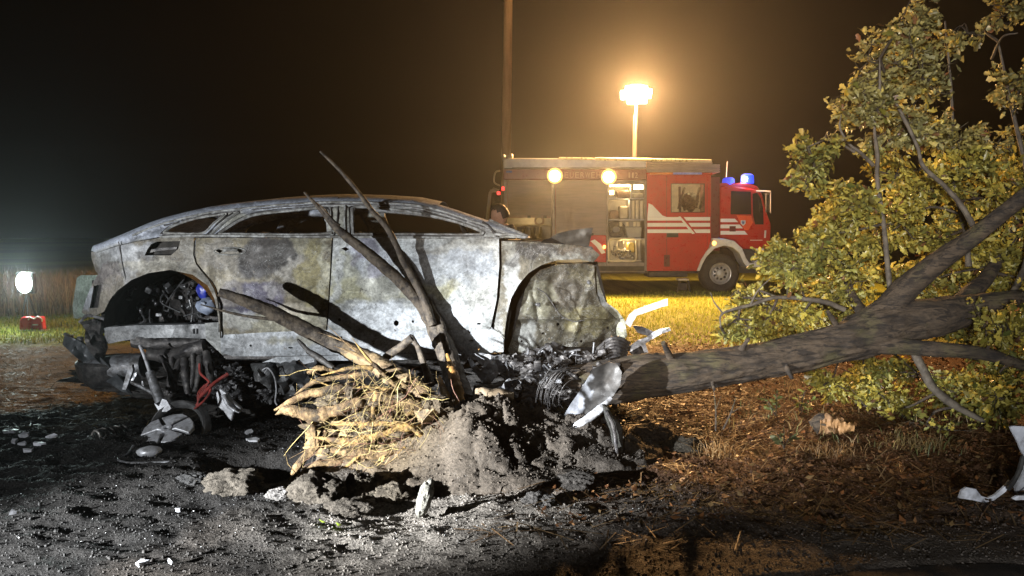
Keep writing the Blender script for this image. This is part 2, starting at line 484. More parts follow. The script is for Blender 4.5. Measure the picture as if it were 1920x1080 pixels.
# ------------------------------------------------------------------ scatter of many small pieces as one mesh
def rotmats(n, tilt=None):
    if tilt is None:
        qn = rng.normal(size=(n, 4)); qn /= np.linalg.norm(qn, axis=1)[:, None]
    else:
        a = rng.uniform(0, 2 * math.pi, n); ax = rng.uniform(0, 2 * math.pi, n); tl = rng.normal(0, tilt, n) / 2
        q1 = np.stack([np.cos(tl), np.sin(tl) * np.cos(ax), np.sin(tl) * np.sin(ax), 0 * a], -1)
        q2 = np.stack([np.cos(a / 2), 0 * a, 0 * a, np.sin(a / 2)], -1)
        w1, x1, y1, z1 = q1.T; w2, x2, y2, z2 = q2.T
        qn = np.stack([w1 * w2 - x1 * x2 - y1 * y2 - z1 * z2, w1 * x2 + x1 * w2 + y1 * z2 - z1 * y2, w1 * y2 - x1 * z2 + y1 * w2 + z1 * x2, w1 * z2 + x1 * y2 - y1 * x2 + z1 * w2], -1)
    w_, x, y, z = qn.T
    return np.stack([np.stack([1 - 2 * (y * y + z * z), 2 * (x * y - z * w_), 2 * (x * z + y * w_)], -1),
                     np.stack([2 * (x * y + z * w_), 1 - 2 * (x * x + z * z), 2 * (y * z - x * w_)], -1),
                     np.stack([2 * (x * z - y * w_), 2 * (y * z + x * w_), 1 - 2 * (x * x + y * y)], -1)], 1)
def scatter(name, tv, tf, pos, scale, rot, cols, mat, jit=0.0, parent=None, smooth=False):
    tv = np.asarray(tv, float); tf = np.asarray(tf); n = len(pos); k = len(tv)
    sc3 = scale if scale.ndim == 2 else np.repeat(scale[:, None], 3, 1)
    L = tv[None] * sc3[:, None, :]
    if jit: L = L * (1 + jit * rng.uniform(-1, 1, L.shape))
    V = np.einsum('nij,nkj->nki', rot, L) + pos[:, None, :]
    Fc = (tf[None] + (np.arange(n) * k)[:, None, None]).reshape(-1, tf.shape[1])
    me = fast_mesh(name, V.reshape(-1, 3), Fc, np.repeat(cols, k, 0), smooth)
    return link(name, me, mat, parent)
OCT = np.array([(1, 0, 0), (-1, 0, 0), (0, 1, 0), (0, -1, 0), (0, 0, 1), (0, 0, -1)], float)
OCTF = np.array([(0, 2, 4), (2, 1, 4), (1, 3, 4), (3, 0, 4), (2, 0, 5), (1, 2, 5), (3, 1, 5), (0, 3, 5)])
CHIP = np.array([(-.5, -.3, 0), (.5, -.35, .05), (.35, .4, -.03), (-.4, .3, .06), ], float); CHIPF = np.array([(0, 1, 2), (0, 2, 3)])
def pick(cols, n):
    c = np.array(cols)[rng.integers(0, len(cols), n)]
    return np.clip(c * rng.uniform(0.6, 1.3, (n, 1)), 0, 0.95)

M_bits = vcol_mat('soil_crumbs', 0.75, 0, (0.7, 1.2), 160, 0.6, 200, 0.003)
M_glossbits = vcol_mat('glassy_bits', 0.28, 0.0, (0.8, 1.2), 90, 0.2, spec=0.8)
M_litter = vcol_mat('dead_leaves', 0.6, 0, (0.7, 1.2), 120, 0.3, translucent=0.25)
M_blade = vcol_mat('grass_blade', 0.55, 0, (0.85, 1.1), 60, 0.0, translucent=0.35)

# soil crumbs
n = 34000
x = rng.uniform(-3.6, 3.4, n); y = 2.75 + 3.9 * rng.beta(1.1, 1.6, n)
keep = y > road_edge(x) - 0.12 * rng.random(n); x, y = x[keep], y[keep]; n = len(x)
s = 0.003 + 0.016 * rng.beta(1.1, 7, n)
pos = np.stack([x, y, ground_h(x, y) + s * 0.3], -1)
o = scatter('soil_crumbs', OCT, OCTF, pos, np.stack([s, s * rng.uniform(.6, 1, n), s * rng.uniform(.5, .9, n)], -1), rotmats(n), np.clip(ground_col(x, y) * rng.uniform(0.5, 1.25, (n, 1)), 0.008, .4), M_bits, 0.3)
tag(o, 'loose dark crumbs of soil scattered over the churned ground', 'soil crumbs', kind='stuff')
# glass and burnt bits twinkling in the lamp light
n = 750
x = rng.normal(-0.9, 1.5, n); y = rng.uniform(3.1, 6.2, n); s = 0.002 + 0.009 * rng.beta(1, 5, n)
pos = np.stack([x, y, ground_h(x, y) + 0.006], -1)
o = scatter('glass_crumbs', OCT, OCTF, pos, np.stack([s, s * .7, s * .35], -1), rotmats(n, 0.5), pick([(.75, .78, .8), (.5, .5, .5), (.7, .72, .75), (.3, .3, .3)], n), M_glossbits, 0.3)
tag(o, 'tiny pale crumbs of broken glass and ash strewn round the wreck', 'glass crumbs', kind='stuff')
# straw and cut grass on the left verge, brown litter on the right
STRAW = np.array([(-.5, -.015, 0), (.5, -.015, .0), (.5, .015, 0), (-.5, .015, 0), ], float)
n = 9000
x = rng.uniform(-8.5, -2.0, n); y = rng.uniform(5.0, 11.0, n); k = (x < -2.2 - 0.2 * (y - 5)); x, y = x[k], y[k]; n = len(x)
pos = np.stack([x, y, ground_h(x, y) + 0.012 + 0.02 * rng.random(n)], -1); s = rng.uniform(0.03, 0.11, n)
o = scatter('cut_straw', STRAW, CHIPF, pos, np.stack([s, s * 2.2, s], -1), rotmats(n, 0.35), pick([(.20, .15, .075), (.15, .12, .05), (.11, .10, .04), (.08, .06, .035)], n), M_blade)
tag(o, 'flattened tan straw and cut grass on the verge left of the wreck', 'straw', kind='stuff')
n = 13000
x = rng.uniform(0.1, 5.2, n); y = rng.uniform(3.3, 10.2, n); k = x > -0.2 + 0.9 * rng.random(n) * (y < 4.6); x, y = x[k], y[k]; n = len(x)
pos = np.stack([x, y, ground_h(x, y) + 0.012 + 0.015 * rng.random(n)], -1); s = rng.uniform(0.015, 0.055, n)
LEAFL = np.array([(-.5, 0, .12), (-.1, -.28, .0), (.5, 0, .1), (-.1, .28, .04)], float)
o = scatter('leaf_litter', LEAFL, CHIPF, pos, s, rotmats(n, 0.5), pick([(.20, .085, .03), (.13, .055, .022), (.26, .13, .05), (.07, .035, .018), (.16, .10, .04)], n), M_litter, 0.25)
tag(o, 'brown dead leaves and twigs littering the ground by the fallen trunk', 'leaf litter', kind='stuff')
n = 2600
x = rng.uniform(-0.2, 4.6, n); y = rng.uniform(3.1, 6.5, n)
pos = np.stack([x, y, ground_h(x, y) + 0.016], -1); s = rng.uniform(0.06, 0.22, n)
o = scatter('dry_stalks', STRAW, CHIPF, pos, np.stack([s, s * 1.1, s], -1), rotmats(n, 0.3), pick([(.22, .13, .06), (.12, .07, .035), (.30, .20, .10)], n), M_blade)
tag(o, 'thin dry stalks lying on the dark soil under the fallen tree', 'stalks', kind='stuff')

# grass: each blade a bent strip
def grass(name, x, y, hgt, wid, cols, lean=0.5, label='', h0=None):
    n = len(x); z = ground_h(x, y) if h0 is None else h0
    a = rng.uniform(0, 2 * math.pi, n); la = rng.uniform(0, 2 * math.pi, n); ln = hgt * lean * rng.random(n)
    dx, dy = np.cos(a) * wid / 2, np.sin(a) * wid / 2
    V = np.zeros((n, 5, 3))
    for k, (fr, wf, side) in enumerate(((0, 1, -1), (0, 1, 1), (0.55, .8, -1), (0.55, .8, 1), (1, 0, 0))):
        V[:, k, 0] = x + dx * wf * side + np.cos(la) * ln * fr ** 2
        V[:, k, 1] = y + dy * wf * side + np.sin(la) * ln * fr ** 2
        V[:, k, 2] = z - 0.01 + hgt * fr * (1 - 0.25 * fr * (ln / np.maximum(hgt, 1e-6)))
    T = np.array([(0, 1, 3), (0, 3, 2), (2, 3, 4)])
    Fc = (T[None] + (np.arange(n) * 5)[:, None, None]).reshape(-1, 3)
    o = link(name, fast_mesh(name, V.reshape(-1, 3), Fc, np.repeat(cols, 5, 0)), M_blade)
    return tag(o, label, 'grass', kind='stuff')
n = 52000
x = rng.uniform(-6.5, 11.5, n); y = 8.8 + 8.6 * rng.beta(1.0, 1.25, n)
k = (y > 9.1 + 0.9 * vn(x * 1.1, y * 0, 3) + 0.5 * rng.random(n)) & (x > -0.9 - 0.30 * (y - 8)); x, y = x[k], y[k]; n = len(x)
grass('field_grass', x, y, rng.uniform(0.03, 0.085, n), rng.uniform(0.008, 0.016, n), pick([(.34, .38, .05), (.38, .40, .06), (.26, .32, .04), (.44, .42, .09)], n), 0.6, 'short yellow green grass in front of the fire engine')
n = 9000
x = rng.uniform(-9.5, -4.3, n); y = rng.uniform(8.6, 12.2, n); k = (x < -4.6 - 0.2 * (y - 8.6)) & (y > 9.1 + 0.5 * vn(x * 2, 0 * x, 8)); x, y = x[k], y[k]; n = len(x)
grass('lit_grass', x, y, rng.uniform(0.03, 0.10, n), rng.uniform(0.007, 0.014, n), pick([(.16, .22, .03), (.22, .24, .05), (.12, .17, .03)], n), 0.6, 'bright green grass lit by the lamp beside the red generator')
n = 15000
x = rng.uniform(-17, -5.4, n); y = rng.uniform(12.2, 17.0, n)
grass('tall_dry_grass', x, y, rng.uniform(0.3, 0.78, n), rng.uniform(0.008, 0.018, n), pick([(.30, .22, .12), (.22, .15, .08), (.26, .22, .11), (.14, .12, .06)], n), 0.55, 'tall dry brown grass at the field edge behind the left lamp')
n = 1800
x = rng.uniform(0.3, 4.2, n); y = rng.uniform(4.4, 6.6, n); k = vn(x * 2.3, y * 2.3, 6) > 0.12; x, y = x[k], y[k]; n = len(x)
grass('verge_grass', x, y, rng.uniform(0.03, 0.13, n), rng.uniform(0.004, 0.008, n), pick([(.20, .15, .05), (.10, .12, .04), (.24, .17, .08)], n), 0.9, 'sparse dry grass tufts under the fallen trunk')

# ------------------------------------------------------------------ haze: thin smoke and mist, also standing in for lens glare round the lamps
hb = MB().box((0, 20, 5.0), (150, 130, 12.4))
me = hb.mesh('haze', False)
hm = bpy.data.materials.new('haze'); hm.use_nodes = True; t = hm.node_tree
for n_ in list(t.nodes):
    if n_.type == 'BSDF_PRINCIPLED': t.nodes.remove(n_)
pv = N(t, 'ShaderNodeVolumePrincipled'); pv.inputs['Color'].default_value = (0.9, 0.92, 0.95, 1); pv.inputs['Density'].default_value = 0.0011; pv.inputs['Anisotropy'].default_value = 0.80
t.links.new(pv.outputs[0], t.nodes['Material Output'].inputs['Volume'])
hz = link('haze', me, hm); tag(hz, kind='stuff')
hz['label'] = 'thin smoke and mist in the night air, also standing in for lamp glare'; hz['category'] = 'haze'
# ================================================================== SOIL MOUND AND CLODS
def mound_h(x, y):
    g = lambda cx, cy, sx, sy: np.exp(-(((x - cx) / sx) ** 2 + ((y - cy) / sy) ** 2) ** 1.35)
    h = 0.25 * g(-0.24, 4.48, 0.32, 0.36) + 0.16 * g(0.16, 4.50, 0.36, 0.32) + 0.11 * g(0.52, 4.60, 0.35, 0.34) + 0.07 * g(-0.75, 4.50, 0.42, 0.28) + 0.07 * g(-0.2, 4.1, 0.5, 0.22)
    return h
step = 0.0125
mx = np.arange(-1.45, 1.15, step); my = np.arange(3.72, 5.25, step)
MX, MY = np.meshgrid(mx, my); H = mound_h(MX, MY)
crag = 0.5 - np.abs(fbm(MX * 5.2, MY * 4.2, 61, 4, 0.55))
H2 = ground_h(MX, MY) * (1 - 0.75 * sstep(0.02, 0.12, H)) + H * (1.08 + 0.25 * fbm(MX * 3, MY * 3, 60, 3)) + np.clip(H * 4.5, 0, 1) * (0.050 * (crag - 0.35) + 0.022 * fbm(MX * 11, MY * 11, 64, 5, .6))
# dried clod pattern: cells with sunken cracks between them
vp = np.stack([rng.uniform(-1.45, 1.15, 210), rng.uniform(3.7, 5.25, 210)], -1); vo = rng.uniform(-1, 1, 210)
wx = MX + 0.07 * fbm(MX * 7, MY * 7, 81, 3); wy = MY + 0.07 * fbm(MX * 7, MY * 7, 82, 3)
dd = np.sqrt((wx.ravel()[:, None] - vp[None, :, 0]) ** 2 + (wy.ravel()[:, None] - vp[None, :, 1]) ** 2)
order_ = np.argpartition(dd, 1, axis=1)[:, :2]; d2 = np.take_along_axis(dd, order_, 1); d2.sort(1); cell = np.argmin(dd, 1)
gap = (d2[:, 1] - d2[:, 0]).reshape(MX.shape); del dd
msk = sstep(0.03, 0.10, H) * sstep(-0.45, -0.15, MX + 0.2 * fbm(MX * 3, MY * 3, 83, 2))
H2 = H2 + msk * (0.020 * vo[cell].reshape(MX.shape) - 0.036 * np.exp(-(gap / 0.014) ** 1.3))
H2 = np.where(H < 0.02, ground_h(MX, MY) - 0.03 + 1.5 * H, H2)
sh = np.clip(H * 5, 0, 1)
VX = MX + sh * 0.022 * fbm(MX * 9, MY * 9 + H * 30, 66, 3); VY = MY + sh * 0.022 * fbm(MX * 9, MY * 9 + H * 30, 67, 3)
ii = np.arange(MX.size).reshape(MX.shape)
q = np.stack([ii[:-1, :-1], ii[:-1, 1:], ii[1:, 1:], ii[1:, :-1]], -1).reshape(-1, 4)
xx, yy = MX.ravel(), MY.ravel()
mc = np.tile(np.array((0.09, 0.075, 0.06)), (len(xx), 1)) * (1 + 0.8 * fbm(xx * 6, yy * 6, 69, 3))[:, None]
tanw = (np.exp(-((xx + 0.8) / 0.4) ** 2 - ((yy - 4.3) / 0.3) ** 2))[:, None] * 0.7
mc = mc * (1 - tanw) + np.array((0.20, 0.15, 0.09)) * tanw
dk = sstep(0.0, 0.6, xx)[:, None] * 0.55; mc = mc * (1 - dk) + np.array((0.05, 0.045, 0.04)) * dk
M_mound = vcol_mat('mound_soil', 0.85, 0, (0.6, 1.35), 60, 0.9, 90, 0.010, spots=[(110.0, 0.62, 0.8, (0.32, 0.31, 0.30)), (45.0, 0.6, 0.7, (0.03, 0.027, 0.025))], spec=0.25)
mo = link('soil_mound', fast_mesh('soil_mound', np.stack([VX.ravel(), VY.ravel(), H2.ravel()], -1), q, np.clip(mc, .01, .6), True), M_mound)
tag(mo, 'cracked grey mound of earth heaved up beside the torn roots', 'soil mound')
# crumbs lying on the mound
n = 9000
cx_ = rng.uniform(-1.3, 1.0, n); cy_ = rng.uniform(3.85, 5.1, n); ci = np.clip(((cx_ - mx[0]) / step).astype(int), 0, len(mx) - 1); cj = np.clip(((cy_ - my[0]) / step).astype(int), 0, len(my) - 1)
kk = H[cj, ci] > 0.03; cx_, cy_, ci, cj = cx_[kk], cy_[kk], ci[kk], cj[kk]; n = len(cx_); s = 0.003 + 0.022 * rng.beta(1.0, 6, n)
o = scatter('mound_crumbs', OCT, OCTF, np.stack([cx_, cy_, H2[cj, ci] + s * .3], -1), np.stack([s, s * rng.uniform(.6, 1, n), s * rng.uniform(.5, .9, n)], -1), rotmats(n), np.clip(mc.reshape(MX.shape + (3,))[cj, ci] * rng.uniform(.5, 1.5, (n, 1)), .01, .5), M_mound, .35, mo); o['kind'] = 'stuff'
def msurf(x, y): return float(max(ground_h(np.array([x]), np.array([y]))[0] + (mound_h(np.array([x]), np.array([y]))[0]), ground_h(np.array([x]), np.array([y]))[0]))

M_clod = vcol_mat('clod_soil', 0.9, 0, (0.5, 1.4), 60, 1.0, 100, 0.02, spec=0.1, spots=[(90.0, 0.6, 0.7, (0.14, 0.125, 0.10)), (30.0, 0.58, 0.8, (0.03, 0.026, 0.021))])
clods = [(432, 908, 56, 30, (.075, .066, .054), 'broad flat topped grey clod left of the root pit'),
         (588, 915, 50, 38, (.085, .074, .06), 'large rounded pale clod in front of the roots'),
         (668, 902, 36, 34, (.10, .086, .066), 'blocky pale clod with grass stubs below the roots'),
         (652, 948, 46, 20, (.08, .07, .058), 'low clod in front of the rounded pale one'),
         (735, 920, 34, 22, (.10, .085, .065), 'small crumbly clod under the lowest roots'),
         (1080, 900, 40, 22, (.06, .055, .05), 'dark clod at the right foot of the mound'),
         (1010, 935, 34, 16, (.09, .085, .08), 'low dark clod before the right side of the mound'),
         (1225, 812, 44, 26, (.03, .024, .02), 'dark clod right of the bent front strut'),
         (1290, 830, 40, 22, (.03, .026, .02), 'dark clod beside the dry tuft under the trunk'),
         (520, 930, 26, 14, (.2, .19, .18), 'small clod on the near edge of the root pit'),
         (355, 905, 30, 12, (.05, .05, .05), 'low blackened clod left of the broad grey one')]
for i, (cx, cy, rx_, ry_, c, lb) in enumerate(clods):
    g = G(cx, cy + ry_ * 0.7); k = g.y / F
    b = MB().rock((g.x, g.y + rx_ * k * 0.5, ry_ * k * 0.30 + float(ground_h(np.array([g.x]), np.array([g.y]))[0])), (rx_ * k, rx_ * k * 0.75, ry_ * k * 0.95), 0.30, 3.4, 5, None, i * 3.7)
    b.c = [tuple(np.array(c) * (1 + 0.5 * n3(v, 14.0, i))) for v in b.v]
    tag(b.build('soil_clod', M_clod, None, True, 60), lb, 'clod', 'clods of earth round the root hole')
# upright slab of soil
b = MB(); g = G(797, 966)
b.rock((0, 0, 0), (0.036, 0.05, 0.095), 0.25, 2.6, 4, None, 44.0)
rm = Matrix.Translation((g.x, g.y, 0.085)) @ Matrix.Rotation(R(16), 4, 'Y')
b.v = [tuple(rm @ Vector(v)) for v in b.v]; b.c = [tuple(np.array((.30, .29, .25)) * (1 + 0.4 * n3(v, 20.0))) for v in b.v]
tag(b.build('earth_slab', M_clod, None, True, 60), 'small upright slab of pale earth standing before the mound', 'clod', 'clods of earth round the root hole')

# ================================================================== FALLEN TREE
tree = thing('fallen_tree', 'uprooted leafy tree fallen to the right across the crushed car front', 'tree', (-0.3, 4.7, 0.0))
def px3(l): return [tuple(P(a, b, Y)) for a, b, Y, r in l], [r for a, b, Y, r in l]
m, t, b = newmat('bark')
f1 = tnoise(t, 16, 7, 0.65, 0.3, (0.35, 1, 1)); f2 = tnoise(t, 5, 4); f3 = tnoise(t, 45, 5, 0.6, 0.2, (0.3, 1, 1))
col = mix(t, ramp(t, f1, 0.35, 0.65), (0.018, 0.013, 0.009), (0.066, 0.047, 0.030)); col = mix(t, ramp(t, f2, 0.5, 0.68, 0, 0.6), col, (0.065, 0.058, 0.022))
f4 = tnoise(t, 30, 8, 0.7, 0.6, (0.18, 1, 1)); col = mix(t, ramp(t, f4, 0.50, 0.58, 0, 0.85), col, (0.007, 0.005, 0.004))
t.links.new(col, b.inputs['Base Color']); b.inputs['Roughness'].default_value = 0.85
mm = N(t, 'ShaderNodeMath', operation='ADD'); t.links.new(f1, mm.inputs[0]); t.links.new(f3, mm.inputs[1]); bump(t, b, mm.outputs[0], 0.9, 0.014)
M_bark = m
M_stem = simple('charred_bark', (0.13, 0.105, 0.08), (0.035, 0.03, 0.027), 14, 0.7, 0, 0.9, 60, 0.008, None, 0.4, (0.22, 0.18, 0.13), 22, 0.6)
trunk = MB(); pts, rad = px3([(890, 756, 4.98, .12), (940, 756, 5.02, .14), (1010, 742, 5.02, .145), (1170, 710, 4.94, .150), (1300, 696, 4.93, .128), (1430, 676, 5.0, .122), (1540, 652, 5.08, .128), (1620, 630, 5.15, .152), (1665, 612, 5.2, .16), (1710, 602, 5.22, .15)])
trunk.tube(pts, rad, 72, 230, 0.06, 6.0, ridge=0.11, rf=6.0)
for (a, c, Y_, dx, dy, r_) in ((1255, 668, 4.85, -12, -26, .022), (1390, 655, 4.92, 14, -20, .018), (1475, 690, 4.9, 10, 20, .016), (1570, 612, 5.1, -18, -28, .02), (1335, 715, 4.84, 4, 16, .012)):
    p_ = P(a, c, Y_); q_ = P(a + dx, c + dy, Y_ - .06); trunk.tube([p_ + (p_ - q_) * .5, p_, q_], [r_ * 1.5, r_ * 1.1, r_ * .7], 10, 10, .3, 20, ridge=.2)
trunk.build('trunk', M_bark, tree, True, 80)
limbs = [
 [(1600, 625, 5.18, .12), (1660, 585, 5.2, .10), (1700, 540, 5.2, .085), (1760, 490, 5.15, .072), (1830, 440, 5.1, .058), (1920, 368, 5.0, .05), (2040, 280, 4.9, .035)],
 [(1640, 612, 5.2, .15), (1740, 596, 5.22, .14), (1820, 580, 5.25, .105), (1900, 566, 5.25, .085), (2020, 545, 5.2, .06)],
 [(1790, 580, 5.3, .07), (1820, 550, 5.45, .07), (1850, 520, 5.6, .05), (1880, 470, 5.8, .04), (1910, 400, 6.0, .03)],
 [(1630, 640, 5.1, .08), (1700, 650, 5.06, .058), (1770, 656, 5.0, .05), (1850, 664, 4.95, .043), (1930, 688, 4.9, .032), (2020, 700, 4.9, .02)],
 [(1715, 660, 5.15, .04), (1728, 690, 5.1, .042), (1750, 726, 5.05, .042), (1795, 762, 5.0, .038), (1850, 790, 4.95, .02)],
 [(1672, 560, 5.35, .03), (1660, 500, 5.4, .026), (1655, 420, 5.4, .024), (1641, 340, 5.4, .022), (1644, 290, 5.35, .020), (1638, 240, 5.3, .016), (1648, 180, 5.3, .014), (1656, 110, 5.3, .008)],
 [(1830, 440, 5.2, .03), (1802, 388, 5.3, .027), (1770, 350, 5.3, .024), (1738, 312, 5.3, .021), (1727, 275, 5.3, .018), (1700, 225, 5.3, .02), (1675, 180, 5.3, .012)],
 [(1815, 500, 5.6, .034), (1810, 430, 5.65, .028), (1785, 340, 5.7, .022), (1790, 250, 5.8, .017), (1780, 140, 5.9, .014), (1770, 40, 5.9, .008)],
 [(1640, 310, 5.36, .022), (1605, 285, 5.3, .018), (1590, 270, 5.3, .014), (1570, 240, 5.3, .01), (1580, 215, 5.3, .006)],
 [(1605, 285, 5.3, .014), (1560, 262, 5.25, .010), (1515, 275, 5.2, .006)],
 [(1580, 580, 5.7, .03), (1541, 565, 5.65, .026), (1460, 558, 5.6, .022), (1410, 572, 5.55, .018), (1357, 588, 5.5, .014), (1346, 612, 5.5, .008)],
 [(1410, 572, 5.55, .013), (1420, 545, 5.5, .008), (1445, 520, 5.5, .005)],
 [(1360, 586, 5.5, .010), (1338, 565, 5.5, .006), (1327, 548, 5.5, .003)],
 [(1900, 566, 5.3, .034), (1930, 470, 5.5, .028), (1925, 330, 5.7, .02), (1900, 200, 5.8, .02), (1870, 80, 5.9, .01)],
 [(1860, 110, 5.9, .014), (1885, 70, 5.6, .010), (1905, 62, 5.5, .007)],
 [(1640, 620, 5.4, .05), (1600, 560, 5.9, .04), (1560, 480, 6.2, .03), (1530, 400, 6.3, .018)],
]
limb_pts = []
M_bark2 = simple('grey_bark', (0.10, 0.083, 0.062), (0.045, 0.036, 0.027), 14, 0.8, 0, 0.8, 50, 0.006)
for L in limbs:
    if L[0][3] < 0.045: L = [(a + random.gauss(0, 4), c, Y_, r_ * .72) for a, c, Y_, r_ in L]
    pts, rad = px3(L); bb = MB(); ln = sum((Vector(pts[i + 1]) - Vector(pts[i])).length for i in range(len(pts) - 1))
    big = rad[0] > 0.045
    bb.tube(pts, rad, 24 if big else 10, int(ln / (0.018 if big else 0.03)) + 6, 0.08 if big else 0.18, 8.0, ridge=0.10 if big else 0.12, rf=4.0)
    bb.build('branch', M_bark if big else M_bark2, tree, True, 80)
    for c in catmull([np.array(p) for p in pts], 14): limb_pts.append(c)
limb_pts = np.array(limb_pts)

# stems that spring from the collar in front of the car, partly charred
def stem(L, n, seg=18, gn=0.16, mat=None, nm='stem', gf=16.0):
    pts, rad = px3(L); bb = MB(); bb.tube(pts, rad, seg, n, gn, gf, ridge=.3 if nm == 'root' else .12, rf=2.6 if nm == 'root' else 3.2); return bb.build(nm, mat or M_stem, tree, True, 80)
M_lit_bark = simple('lit_bark', (0.36, 0.26, 0.14), (0.17, 0.115, 0.07), 7, 0.7, 0, 0.9, 45, 0.010, None, 0.25, (0.06, 0.048, 0.036), 12, 0.85)  # tan bark of the lower stem, lamp light painted into the colour
stem([(818, 782, 4.42, .11), (800, 762, 4.47, .092), (768, 725, 4.60, .074), (706, 683, 4.90, .062), (650, 655, 5.02, .056)], 60, 20, 0.22, M_lit_bark)
stem([(672, 665, 4.98, .057), (636, 648, 5.03, .055), (560, 611, 4.98, .050), (490, 577, 4.91, .043), (440, 557, 4.86, .036), (410, 548, 4.83, .028)], 70)
stem([(520, 600, 4.96, .012), (470, 594, 4.94, .010), (430, 586, 4.9, .008), (376, 571, 4.84, .004)], 22, 8)
stem([(875, 772, 4.72, .078), (850, 700, 5.06, .074), (828, 640, 5.22, .068), (800, 585, 5.25, .054), (768, 545, 5.22, .045), (715, 495, 5.16, .041), (672, 460, 5.13, .035), (634, 430, 5.10, .028), (606, 398, 5.08, .019), (570, 360, 5.05, .006)], 110)
stem([(636, 424, 5.10, .018), (625, 415, 5.08, .013), (600, 385, 5.05, .006)], 10, 8)
stem([(812, 610, 5.16, .034), (790, 552, 5.20, .028), (756, 488, 5.18, .024), (728, 430, 5.14, .021), (700, 398, 5.12, .018), (664, 350, 5.10, .015), (630, 312, 5.08, .012), (600, 284, 5.05, .007)], 80, 12)
stem([(880, 748, 4.70, .038), (862, 712, 4.95, .047), (842, 665, 5.12, .042), (826, 610, 5.20, .032), (812, 580, 5.22, .017), (806, 556, 5.22, .004)], 50, 12, 0.3)
stem([(774, 634, 4.95, .032), (745, 655, 4.97, .028), (716, 675, 5.0, .025)], 20, 12, 0.25)
stem([(770, 630, 4.95, .019), (785, 655, 4.93, .020), (797, 690, 4.88, .023), (808, 722, 4.8, .030)], 24, 12, 0.25)
stem([(558, 636, 4.9, .008), (575, 655, 4.88, .016), (600, 672, 4.84, .02), (625, 690, 4.8, .016)], 20, 10, 0.5, simple('charcoal', (0.02, 0.019, 0.018), (0.05, 0.045, 0.04), 30, 0.6, 0, 0.8, 80, 0.006))
stem([(860, 775, 4.5, .012), (880, 760, 4.47, .008), (905, 742, 4.46, .004)], 10, 8)
# torn pale wood on the collar
M_torn = simple('torn_wood', (0.62, 0.38, 0.12), (0.40, 0.20, 0.06), 9, 0.6, 0, 0.7, 60, 0.006, (1, 1, .25), 0.3, (0.16, 0.09, 0.04), 18, 0.7)
stem([(864, 772, 4.60, .040), (859, 735, 4.74, .038), (849, 700, 4.89, .032), (838, 664, 5.02, .010)], 24, 10, 0.35, M_torn, 'torn_wood', 30.0)
stem([(842, 775, 4.56, .036), (834, 740, 4.74, .030), (824, 706, 4.92, .008)], 20, 8, 0.35, M_torn, 'torn_wood', 30.0)
stem([(892, 742, 4.58, .045), (925, 742, 4.60, .05), (962, 745, 4.62, .03)], 20, 12, 0.3, simple('pale_wood', (0.42, 0.33, 0.22), (0.22, 0.16, 0.10), 9, 0.7, 0, 0.7, 50, 0.006), 'torn_wood')

# roots: fibrous plate, main roots, rootlets
M_root = simple('root_wood', (0.28, 0.19, 0.095), (0.11, 0.072, 0.04), 16, 0.8, 0, 1.0, 70, 0.014, None, 0.15, (0.045, 0.036, 0.027), 11, 1.0)
M_rootbright = simple('stripped_root', (0.42, 0.28, 0.095), (0.24, 0.145, 0.055), 14, 0.75, 0, 1.0, 70, 0.012, None, 0.2, (0.07, 0.052, 0.036), 12, 0.95)
bb = MB(); c0 = P(718, 812, 4.58)
b_ = bmesh.new(); bmesh.ops.create_icosphere(b_, subdivisions=6, radius=1.0)
for v in b_.verts:
    d = v.co.normalized(); p = Vector((d.x * 0.47, d.y * 0.19, d.z * 0.27))
    fibre = noise.noise(Vector((p.x * 3.5, p.y * 8, p.z * 24))) + 0.6 * noise.noise(Vector((p.x * 9, p.y * 20, p.z * 50)))
    k = 1 + 0.30 * n3(p, 5.0) + 0.17 * fibre + 0.10 * n3(p, 30.0)
    v.co = p * k + c0
bb.bm(b_); bb.c = []
for v in bb.v:
    k = 0.5 + 0.9 * n3(v, 9.0) + 0.5 * n3(v, 40.0); k = min(1, max(0, k))
    bb.c.append(tuple(np.array((.055, .04, .026)) * (1 - k) + np.array((.40, .29, .13)) * k))
M_fib = vcol_mat('root_fibre', 0.8, 0, (0.55, 1.3), 45, 1.0, 60, 0.015, spots=[(40.0, 0.58, .8, (.05, .035, .025))], stretch=(0.4, 1, 1))
bb.build('root_plate', M_fib, tree, True, 70)
